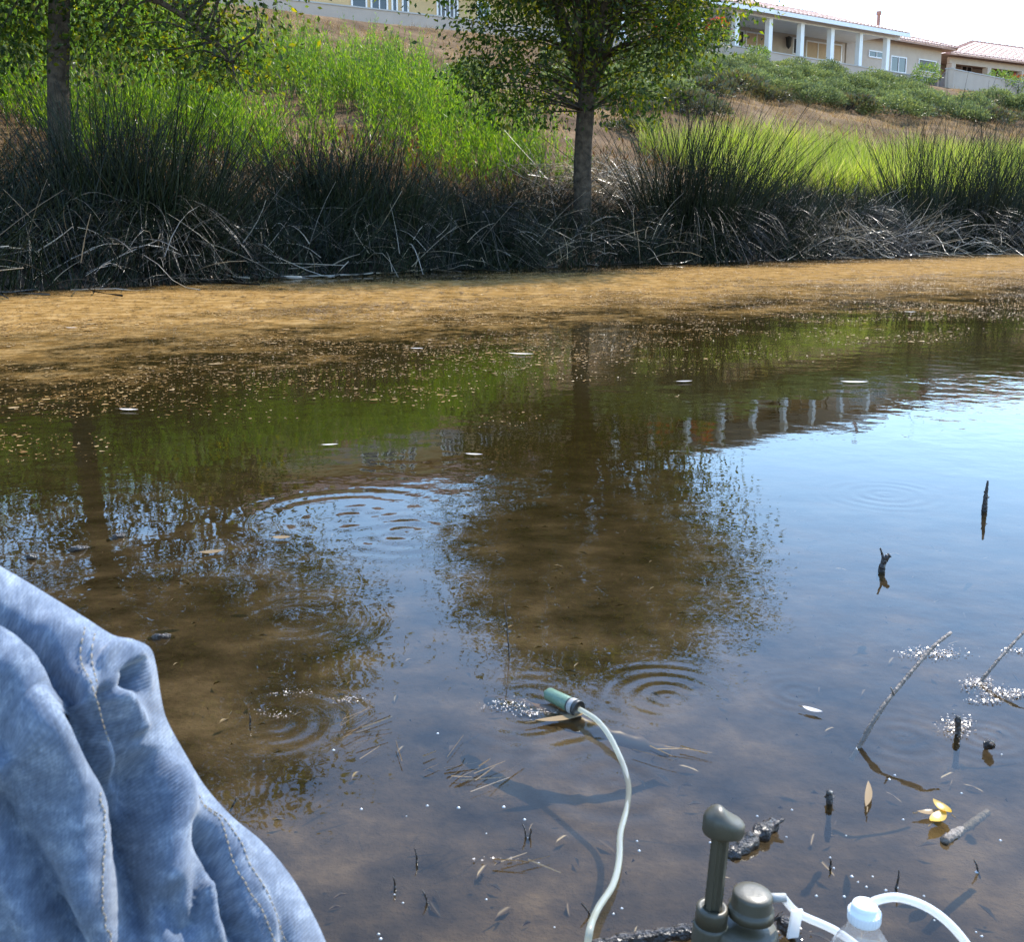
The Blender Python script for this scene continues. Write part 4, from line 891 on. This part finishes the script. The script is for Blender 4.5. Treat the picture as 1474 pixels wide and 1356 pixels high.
leaf_thing('floating_leaf', 1250, 1150, .06, .008, 1.2, 'straw', 'narrow straw-coloured leaf slanting in the shallows behind the bottle', .1)
for k, (px, py, L) in enumerate([(475, 643, .12), (682, 657, .13), (750, 511, .3), (600, 503, .22), (185, 592, .2), (985, 551, .22), (1230, 552, .3), (103, 473, .2), (1310, 450, .3)]):
    leaf_thing('pale_leaf', px, py, L * .4 * rng.uniform(.7, 1.2), L * .13, rng.uniform(-.4, .4), 'pale_leaf', 'pale bleached leaf floating among the algae flecks', .06, .006, 'bleached leaves on the open water')
leaf_thing('drifting_leaf', 305, 798, .05, .022, .3, 'straw', 'small tan leaf drifting alone in the dark tree reflection', .15)
leaf_thing('drifting_leaf', 405, 777, .04, .022, .0, 'straw', 'rounded tan leaf drifting at the edge of the roof reflection', .15)
# submerged mossy branch under the pre-filter
p = [at_z(700, 1008, -.03), at_z(760, 1022, -.012), at_z(830, 1042, -.012), at_z(900, 1066, -.03), at_z(960, 1082, -.06)]
stick('sunken_branch', p, [.008, .012, .013, .011, .008], 'leaf_litter', 'mossy sunken branch just under the surface below the hose pre-filter', 'branch', n=9, rough=.15)
for (x0, y0, x1, y1, lab) in [(90, 795, 135, 788, 'paler'), (35, 803, 55, 804, 'short'), (155, 778, 185, 770, 'thin'), (215, 920, 250, 917, 'low')]:
    p = [at_z(x0, y0, -.01), at_z((x0 + x1) / 2, (y0 + y1) / 2 - 2, .006), at_z(x1, y1, -.01)]
    o = stick('floating_bark', p, [.003, .007, .003], 'wet_wood', 'strip of dark bark awash in the tree reflection beside the denim leg', 'bark', n=7, rough=.2); o['group'] = 'bark strips awash by the leg'
# added beads standing in for sun glints on the meniscus around the debris
rng = np.random.default_rng(8)
gl = [(1233, 1078), (1409, 986), (1371, 1206), (1054, 1232), (1062, 1231), (1068, 1229), (1022, 1213), (1140, 1166), (1218, 1203), (1384, 1142), (1442, 1086), (1422, 1078), (1195, 1157), (1235, 1270), (1226, 1262), (1247, 1277), (1256, 1262), (1215, 1291), (1275, 1282), (1291, 1278), (1406, 1256), (1405, 1342), (1413, 1348), (1120, 1360), (760, 1206), (600, 1235), (775, 1243), (917, 1211), (920, 1225), (545, 1345), (548, 1352), (580, 1300), (568, 1288), (700, 1295), (798, 1335), (883, 1316), (895, 1308), (630, 1056), (480, 1080), (585, 1175), (660, 1163), (755, 1180), (725, 1162), (700, 1200), (1200, 1250), (1288, 1116), (1280, 1122), (1195, 1235), (1090, 1175), (1330, 1290), (1300, 1180), (1175, 1290), (615, 1160), (520, 1165), (1132, 1205), (1010, 1330), (1345, 1325), (1440, 1210)]
mb = MB()
for (px, py) in gl:
    p = at_z(px, py); r = rng.uniform(.0008, .0018)
    mb.lathe((p[0], p[1], -.0005), (0, 0, 1), [(0, r * 1.5), (r * .3, r * 1.05), (r * .75, r * .7), (r, r * .25)], 10)
tag(mb.top('glint_beads', M['glint_bead'], True), 'tiny added beads standing in for sun glints on the water around the debris', 'glint_beads', kind='stuff')

# ------------------------------------------------------------------ pump, hoses, bottle
def axis_pt(px, py, dep): return at_depth(px, py, dep)
base_c = axis_pt(1049, 1365, .925); 
PU = np.array([.07, .02, 1.0]); PU /= np.linalg.norm(PU); PX = unit(np.array([1, .05, 0]) - PU * (PU @ np.array([1, .05, 0]))); PY = np.cross(PU, PX)
def pp(x, y, z): return base_c + PX * x + PY * y + PU * z
pump = thing('filter_pump', (base_c[0], base_c[1], float(ground_z(base_c[0], base_c[1]))), 'olive hand water-filter pump with raised knob handle standing in the shallows', 'pump')
bz = base_c[2] - float(ground_z(base_c[0], base_c[1]))
ztop = .033
mb = MB(); mb.lathe(pp(.012, 0, -bz - .01), PU, [(0, .026), (.01, .030), (bz + ztop - .006, .030), (bz + ztop - .002, .0285), (bz + ztop, .027)], 32, PX); mb.part('body', M['olive_plastic'], pump, True)
mb = MB(); mb.lathe(pp(-.0185, 0, -bz), PU, [(0, .0155), (bz + ztop - .012, .0155), (bz + ztop - .009, .0148)], 26, PX); mb.part('pump_cylinder', M['olive_plastic'], pump, True)
mb = MB(); mb.lathe(pp(-.0185, 0, ztop - .009), PU, [(0, .0142), (.013, .0142), (.0155, .0134), (.016, .010), (.0145, .009)], 26, PX); mb.part('cylinder_cap', M['olive_plastic'], pump, True)
mb = MB(); mb.lathe(pp(.016, 0, ztop), PU, [(0, .0205), (.0075, .0200), (.008, .0183), (.009, .0180), (.018, .0176), (.0205, .0170), (.0217, .0155), (.0222, .008), (.0222, .001)], 30, PX); cp = mb.part('filter_cap', M['olive_plastic'], pump, True)
mb = MB()
for k in range(4):   # ribs of the cruciform shaft
    a = math.pi / 4 + k * math.pi / 2; dx = PX * math.cos(a) + PY * math.sin(a); dy = PX * -math.sin(a) + PY * math.cos(a)
    mb.box(pp(-.0185, 0, ztop - .005) - dy * .0022 + dx * (.0004 * k), dx * .0068, dy * .0044, PU * .082)
mb.lathe(pp(-.0185, 0, ztop - .005), PU, [(0, .0052), (.079, .0052)], 12, PX)
mb.part('shaft', M['olive_plastic'], pump)
mb = MB(); mb.lathe(pp(-.0185, 0, ztop + .072), PU, [(0, .0070), (.001, .0082), (.006, .0085)], 16, PX); mb.part('shaft_collar', M['olive_plastic'], pump, True)
# saddle-shaped knob
kv = []; kf = []; nu, nv = 32, 12; kc = pp(-.0165, 0, ztop + .076)
prof = [(0, .45), (.0003, .85), (.0012, .96), (.003, 1.0), (.010, 1.0), (.0122, .975), (.0138, .90), (.0148, .75), (.0152, .55), (.0154, .3), (.0155, .08)]
for (h, r) in prof:
    for k in range(nu):
        a = 2 * math.pi * k / nu; ca, sa = math.cos(a), math.sin(a)
        ex = .0185 * r * np.sign(ca) * abs(ca) ** .8; ey = .0145 * r * sa
        lift = (.0100 * math.exp(-((ex + .0055) / .0095) ** 2) * (1 - (ey / .0165) ** 2) if h > .0101 else 0) * min(1, max(0, (h - .0101) / .0035))
        kv.append(kc + PX * ex + PY * ey + PU * (h + lift - .10 * ex * (h > .009)))
m_ = len(prof)
for i in range(m_ - 1):
    for k in range(nu): k2 = (k + 1) % nu; kf.append((i * nu + k, i * nu + k2, (i + 1) * nu + k2, (i + 1) * nu + k))
kf.append(tuple(range(nu))[::-1]); kf.append(tuple((m_ - 1) * nu + k for k in range(nu)))
sub('handle_knob', kv, kf, M['olive_plastic'], pump, True)
mb = MB(); mb.tube([pp(.028, 0, ztop + .0165), pp(.046, 0, ztop + .0175)], [.0040, .0036], 14); mb.part('outlet_port', M['grey_rubber'], pump, True)

# outlet hose: pump port -> behind the bottle -> loop below -> up into the bottle cap
cap_c = at_depth(1245, 1306, .86)
pts = [pp(.043, 0, ztop + .018), at_depth(1150, 1316, .935), at_depth(1205, 1342, .93), at_depth(1255, 1380, .93), at_depth(1320, 1440, .90), at_depth(1400, 1445, .87), at_depth(1410, 1395, .86), at_depth(1380, 1345, .86), at_depth(1340, 1310, .86), at_depth(1295, 1293, .86), at_depth(1262, 1297, .862), at_depth(1248, 1308, .862)]
oh = thing('outlet_hose', pts[1], 'milky white hose looping from the pump port into the pint bottle cap', 'hose')
q = spline(pts, 10); mb = MB(); mb.tube(q, .0036, 14); mb.part('tube', M['white_tube'], oh, True)
mb = MB(); c = at_depth(1142, 1316, .925); mb.box(c + [-.005, -.004, -.022], (.010, .002, 0), (-.0006, .0025, 0), (.003, 0, .027)); mb.part('hose_clip', M['white_tube'], oh)
# bottle
bz0 = float(ground_z(cap_c[0], cap_c[1])); hC = cap_c[2] - bz0
bot = thing('pint_bottle', (cap_c[0], cap_c[1], bz0), 'clear plastic pint bottle with white cap and hose standing in the shallows', 'bottle')
ax = np.array([0, 0, 1.0]); o_ = np.array([cap_c[0], cap_c[1], bz0])
hS = hC - .012
prof = [(.0, .026), (.004, .031), (.03, .0325), (.05, .0315), (hS - .062, .0325), (hS - .05, .0322), (hS - .035, .0285), (hS - .02, .021), (hS - .01, .0148), (hS - .005, .0128), (hS, .0122), (hS + .008, .0120)]
mb = MB(); mb.lathe(o_, ax, prof, 40); mb.f = mb.f[:-1]; bd = mb.part('bottle_body', M['clear_plastic'], bot, True)
mb = MB(); mb.lathe(o_ + ax * (hS - .001), ax, [(0, .0128), (.001, .0132), (.0085, .0132), (.0098, .0126), (.0105, .0112), (.013, .0108), (.0155, .0098), (.0165, .0080), (.0166, .001)], 34); cp = mb.part('cap', M['white_plastic'], bot, True)
mb = MB(); 
for k in range(28):
    a = 2 * math.pi * k / 28; dx = np.array([math.cos(a), math.sin(a), 0]); mb.box(o_ + ax * (hS + .0005) + dx * .0130 - np.cross(ax, dx) * .0004, dx * .0005, np.cross(ax, dx) * .0008, ax * .0075)
mb.part('cap_ribs', M['white_plastic'], cp)
mb = MB(); mb.lathe(o_ + ax * .004, ax, [(0, .0295), (.025, .0315), (hS * .45, .0312)], 32); mb.part('water_fill', glassy('bottle_water', (.95, .97, .97), .03, .02, 1.2), bot, True)

# pickup hose with pre-filter
pf0 = at_z(789, 999, .012); pf1 = at_z(833, 1021, .012)
hz = [at_z(834, 1021, .014), at_z(858, 1036, .016), at_z(876, 1058, .012), at_z(890, 1085, .004), at_z(900, 1110, -.002), at_z(905, 1135, -.004), at_z(902, 1165, -.003), at_z(893, 1200, .002), at_z(891, 1240, .004), at_z(882, 1275, .006), at_z(860, 1310, .012), at_z(848, 1345, .02), at_depth(850, 1385, .99), at_depth(905, 1420, .96), at_depth(985, 1420, .94), pp(-.01, -.01, -.03)]
hs = thing('pickup_hose', pf1, 'translucent pickup hose snaking over the water with green pre-filter on its end', 'hose')
mb = MB(); mb.tube(spline(hz, 10), .0037, 14); mb.part('tube', M['milky_tube'], hs, True)
d = unit(pf1 - pf0); L = np.linalg.norm(pf1 - pf0)
mb = MB(); mb.lathe(pf0, d, [(-.001, .003), (0, .0085), (.002, .0095), (L * .72, .0105), (L * .74, .0100)], 22, (0, 0, 1)); pfb = mb.part('prefilter_body', M['filter_green'], hs, True)
mb = MB(); mb.lathe(pf0 + d * L * .72, d, [(0, .0107), (L * .05, .0107)], 22, (0, 0, 1)); mb.part('seal_ring', M['dark_plastic'], pfb, True)
mb = MB(); mb.lathe(pf0 + d * L * .77, d, [(0, .0112), (L * .14, .0116)], 22, (0, 0, 1)); mb.part('grey_band', M['grey_rubber'], pfb, True)
mb = MB(); mb.lathe(pf0 + d * L * .91, d, [(0, .0117), (L * .10, .0119), (L * .105, .0105), (L * .06, .0095)], 22, (0, 0, 1)); mb.part('end_cap', M['dark_plastic'], pfb, True)
mb = MB(); mb.tube([pf0 + d * .001, pf0 - d * .006], [.0045, .0035], 12); mb.part('nozzle', M['filter_green'], pfb, True)

# ------------------------------------------------------------------ denim-clad leg beside the camera
def denim_material():
    m, nt, out = new_mat('denim'); L = nt.links.new
    b = N(nt, 'ShaderNodeBsdfPrincipled', i_Roughness=.9); b.inputs['Specular IOR Level'].default_value = .15
    b.inputs['Sheen Weight'].default_value = .25
    uv = N(nt, 'ShaderNodeUVMap', uv_map='UVMap')
    n1 = N(nt, 'ShaderNodeTexNoise', i_Scale=26, i_Detail=8, i_Roughness=.75); L(uv.outputs[0], n1.inputs['Vector'])
    mp = N(nt, 'ShaderNodeMapping'); mp.inputs['Scale'].default_value = (420, 60, 1); mp.inputs['Rotation'].default_value = (0, 0, .5); L(uv.outputs[0], mp.inputs[0])
    n2 = N(nt, 'ShaderNodeTexNoise', i_Scale=1, i_Detail=3); L(mp.outputs[0], n2.inputs['Vector'])
    wv = N(nt, 'ShaderNodeTexWave', i_Scale=105, i_Distortion=1.2); wv.inputs['Detail Scale'].default_value = 3; wv.bands_direction = 'DIAGONAL'; L(uv.outputs[0], wv.inputs[0])
    r1 = ramp(nt, [(.25, (.048, .066, .102)), (.5, (.118, .147, .195)), (.75, (.285, .325, .375))]); L(n1.outputs[0], r1.inputs[0])
    mx = N(nt, 'ShaderNodeMix', data_type='RGBA', blend_type='OVERLAY', i_0=.55); L(r1.outputs[0], mx.inputs[6]); L(n2.outputs[0], mx.inputs[7])
    m2 = N(nt, 'ShaderNodeMix', data_type='RGBA', blend_type='MULTIPLY', i_0=.18); L(mx.outputs[2], m2.inputs[6]); L(wv.outputs[0], m2.inputs[7])
    L(m2.outputs[2], b.inputs['Base Color'])
    bp = N(nt, 'ShaderNodeBump', i_Strength=.35, i_Distance=.0006); L(wv.outputs[0], bp.inputs['Height']); L(bp.outputs[0], b.inputs['Normal'])
    L(b.outputs[0], out.inputs[0]); return m
M['denim'] = denim_material()
M['thread'] = surf_mat('thread', (.32, .26, .17), .8, (.24, .19, .12), 200)
DEP = .56
sil = spline([(-420, 700), (-260, 705), (-120, 760), (0, 826), (60, 862), (110, 893), (150, 918), (180, 925), (205, 938), (215, 965), (222, 1005), (232, 1045), (262, 1100), (290, 1145), (330, 1190), (375, 1228), (415, 1275), (445, 1325), (470, 1380), (500, 1480), (540, 1640), (560, 1800)], 14)
def seg_dist(P, poly):
    """distance of points P (n,2) to polyline, signed by side, plus parameter along it"""
    best = np.full(len(P), 1e9); sgn = np.zeros(len(P)); par = np.zeros(len(P)); m = len(poly) - 1
    for i in range(m):
        a = poly[i]; b_ = poly[i + 1]; d = b_ - a; t = np.clip(((P - a) @ d) / (d @ d), 0, 1); q = a + t[:, None] * d
        r = np.linalg.norm(P - q, axis=1); k = r < best; best[k] = r[k]
        sgn[k] = np.sign(d[0] * (P[k, 1] - a[1]) - d[1] * (P[k, 0] - a[0])); par[k] = (i + t[k]) / m
    return best, sgn, par
FOLDS = [  # polyline, half width px, depth mm (negative = valley), step mm (one side lower)
    ([(-60, 850), (0, 880), (41, 911), (74, 952), (94, 997), (119, 1046), (139, 1095), (164, 1132), (176, 1189), (180, 1251), (182, 1400)], 14, -25, 6),
    ([(-40, 920), (30, 990), (75, 1070), (105, 1160), (118, 1260), (122, 1400)], 40, 13, 0),
    ([(-60, 1030), (0, 1080), (40, 1170), (80, 1270), (110, 1400)], 18, -9, 0),
    ([(-40, 1110), (0, 1161), (53, 1251), (90, 1312), (140, 1420)], 13, -19, -4),
    ([(-60, 1230), (-10, 1250), (40, 1330), (70, 1420)], 18, 9, 0),
    ([(193, 950), (199, 972), (193, 1000)], 13, -22, 0),
    ([(150, 968), (154, 944), (176, 931), (202, 944), (213, 972), (212, 1000)], 10, 8, 0),
    ([(170, 990), (188, 1020), (205, 1060)], 13, 9, 0),
    ([(212, 1075), (205, 1150), (196, 1230), (196, 1400)], 24, -25, 0),
    ([(245, 1080), (258, 1150), (254, 1230), (240, 1290)], 22, 12, 0),
    ([(272, 1175), (308, 1228), (326, 1271), (336, 1320), (376, 1410)], 11, -20, -4),
    ([(232, 1280), (250, 1322), (270, 1338), (284, 1310), (288, 1240)], 10, -9, 0),
    ([(300, 1262), (306, 1310), (318, 1370)], 12, 8, 0),
    ([(60, 880), (110, 910), (150, 935)], 16, 6, 0),
    ([(120, 950), (134, 1015), (158, 1080), (172, 1125)], 10, 9, 0),
    ([(146, 980), (158, 1030), (178, 1085), (190, 1130)], 8, -10, 0),
    ([(296, 1160), (338, 1212), (372, 1275), (412, 1370)], 13, 7, 0),
    ([(345, 1225), (385, 1290), (425, 1390)], 9, -6, 0)]
def make_leg():
    nv = len(sil); nu = 150
    def smooth(a, w_):
        h_ = w_ // 2; pre = a[0] + (a[0] - a[1]) * np.arange(h_, 0, -1)[:, None]; post = a[-1] + (a[-1] - a[-2]) * np.arange(1, h_ + 1)[:, None]
        q = np.vstack([pre, a, post]); kk = np.ones(w_) / w_; return np.stack([np.convolve(q[:, i], kk, 'valid') for i in (0, 1)], 1)
    sm = smooth(smooth(sil, 81), 61)
    ts_ = np.gradient(sm, axis=0); ts_ = ts_ / np.linalg.norm(ts_, axis=1, keepdims=True); ts_ = smooth(ts_, 81)
    ts_ /= np.linalg.norm(ts_, axis=1, keepdims=True); inn = np.stack([-ts_[:, 1], ts_[:, 0]], 1)
    Rpx = np.interp(np.linspace(0, 1, nv), [0, .2, .6, 1], [330, 350, 330, 240])
    cen = sm + inn * Rpx[:, None]
    th = np.linspace(0, 2 * math.pi, nu, endpoint=False)
    th = th + .0 * np.sin(th)
    # ring: cos -> toward silhouette (in the image plane), sin -> toward the eye
    fwd = np.array([0, math.cos(PITCH), -math.sin(PITCH)]); V = np.zeros((nv, nu, 3)); PXY = np.zeros((nv, nu, 2))
    for i in range(nv):
        e = sil[i] - cen[i]; r3 = np.linalg.norm(e) * DEP / F
        for j, a in enumerate(th):
            p2 = cen[i] + e * math.cos(a); PXY[i, j] = p2
            dep = DEP + .06 - r3 * .85 * math.sin(a) * .8
            V[i, j] = at_depth(p2[0], p2[1], DEP + .06) - fwd * (r3 * .68 * math.sin(a))
    nor = np.zeros_like(V)
    du = np.roll(V, -1, 1) - np.roll(V, 1, 1); dv = np.gradient(V, axis=0); nor = unit(np.cross(dv, du))
    cen3 = V.mean(1, keepdims=True); flip = np.sign(((V - cen3) * nor).sum(-1, keepdims=True)); nor = nor * np.where(flip == 0, 1, flip)
    flat = PXY.reshape(-1, 2); front = (np.sin(th) > -.05)[None, :].repeat(nv, 0).reshape(-1)
    # use the true projected pixel of each vertex
    W = V.reshape(-1, 3) - EYE; f_ = W @ fwd; up = np.array([0, math.sin(PITCH), math.cos(PITCH)]); pix = np.stack([CX + F * W[:, 0] / f_, CY - F * (W @ up) / f_], 1)
    disp = np.zeros(len(pix)); fade = np.clip(np.sin(th) * 4 + .25, 0, 1)[None, :].repeat(nv, 0).reshape(-1)
    for (pl, wd, dep_, stp) in FOLDS:
        pl = spline(pl, 6) if len(pl) > 2 else np.array(pl, float); dd, sg, par = seg_dist(pix, pl)
        endf = np.clip(np.minimum(par, 1 - par) * 7, 0, 1); g = np.exp(-(dd / wd) ** 2)
        disp += dep_ * .001 * g * endf
        if stp: disp += stp * .001 * np.tanh(dd * sg / wd) * np.exp(-(dd / (wd * 4)) ** 2) * endf
    disp += (fbm(pix[:, 0] / 45, pix[:, 1] / 80, 4) - .5) * .004 + (fbm(pix[:, 0] / 16, pix[:, 1] / 22, 5) - .5) * .0012
    V2 = V.reshape(-1, 3) + nor.reshape(-1, 3) * (disp * fade)[:, None]
    idx = np.arange(nv * nu).reshape(nv, nu); f = np.stack([idx[:-1], np.roll(idx, -1, 1)[:-1], np.roll(idx, -1, 1)[1:], idx[1:]], -1).reshape(-1, 4)
    faces = [tuple(q) for q in f.tolist()] + [tuple(range(nu))[::-1], tuple(((nv - 1) * nu + np.arange(nu)).tolist())]
    o = mesh_obj('person', V2, faces, M['denim'], None, True)
    uvl = o.data.uv_layers.new(name='UVMap'); li = np.zeros(len(o.data.loops), dtype=np.int32); o.data.loops.foreach_get('vertex_index', li)
    uvs = np.stack([pix[:, 0] / 1000, pix[:, 1] / 1000], 1)[li]; uvl.data.foreach_set('uv', uvs.astype(np.float32).ravel())
    tag(o, 'bent leg of a seated person in faded blue denim at the pond edge', 'person')
    return o, pix, V2, nor.reshape(-1, 3), fade
leg, PIX, LV, LN, LF = make_leg()
def on_leg(p, lift=.0006):
    k = np.where(LF > .3)[0]; d = ((PIX[k] - p) ** 2).sum(1); j = k[np.argsort(d)[:30]]; w_ = np.exp(-((PIX[j] - p) ** 2).sum(1) / 18); w_ /= w_.sum()
    return (LV[j] * w_[:, None]).sum(0) + (LN[j] * w_[:, None]).sum(0) * lift
def stitch(poly, name='seam_stitching'):
    p = spline(poly, 30); seg = np.linalg.norm(np.diff(p, axis=0), axis=1); s = np.concatenate([[0], np.cumsum(seg)]); mb = MB()
    g = np.arange(0, s[-1], 1.5); q = np.array([on_leg(np.array([np.interp(x, s, p[:, 0]), np.interp(x, s, p[:, 1])]), .0006) for x in g])
    pad = np.vstack([np.repeat(q[:1], 8, 0), q, np.repeat(q[-1:], 8, 0)]); k = np.hanning(19)[1:-1]; k /= k.sum()
    q = np.stack([np.convolve(pad[:, c], k, 'valid') for c in range(3)], 1); e = unit(EYE - q)
    for a in range(0, len(q) - 5, 6):
        mb.tube([q[a] - e[a] * .0003, q[a + 2] + e[a] * .0004, q[a + 4] - e[a] * .0003], .00034, 5)
    return mesh_obj(name, mb.v, mb.f, M['thread'], leg, True)
stitch([(120, 905), (116, 930), (121, 965), (138, 1010), (158, 1075)]); stitch([(134, 915), (131, 940), (138, 975), (154, 1020), (170, 1070)])
stitch([(137, 1140), (146, 1190), (145, 1250), (150, 1310), (165, 1370)])
stitch([(277, 1150), (303, 1180), (322, 1215), (345, 1270), (385, 1340), (400, 1370)]); stitch([(290, 1160), (312, 1185), (335, 1220), (358, 1262), (395, 1320), (425, 1370)])
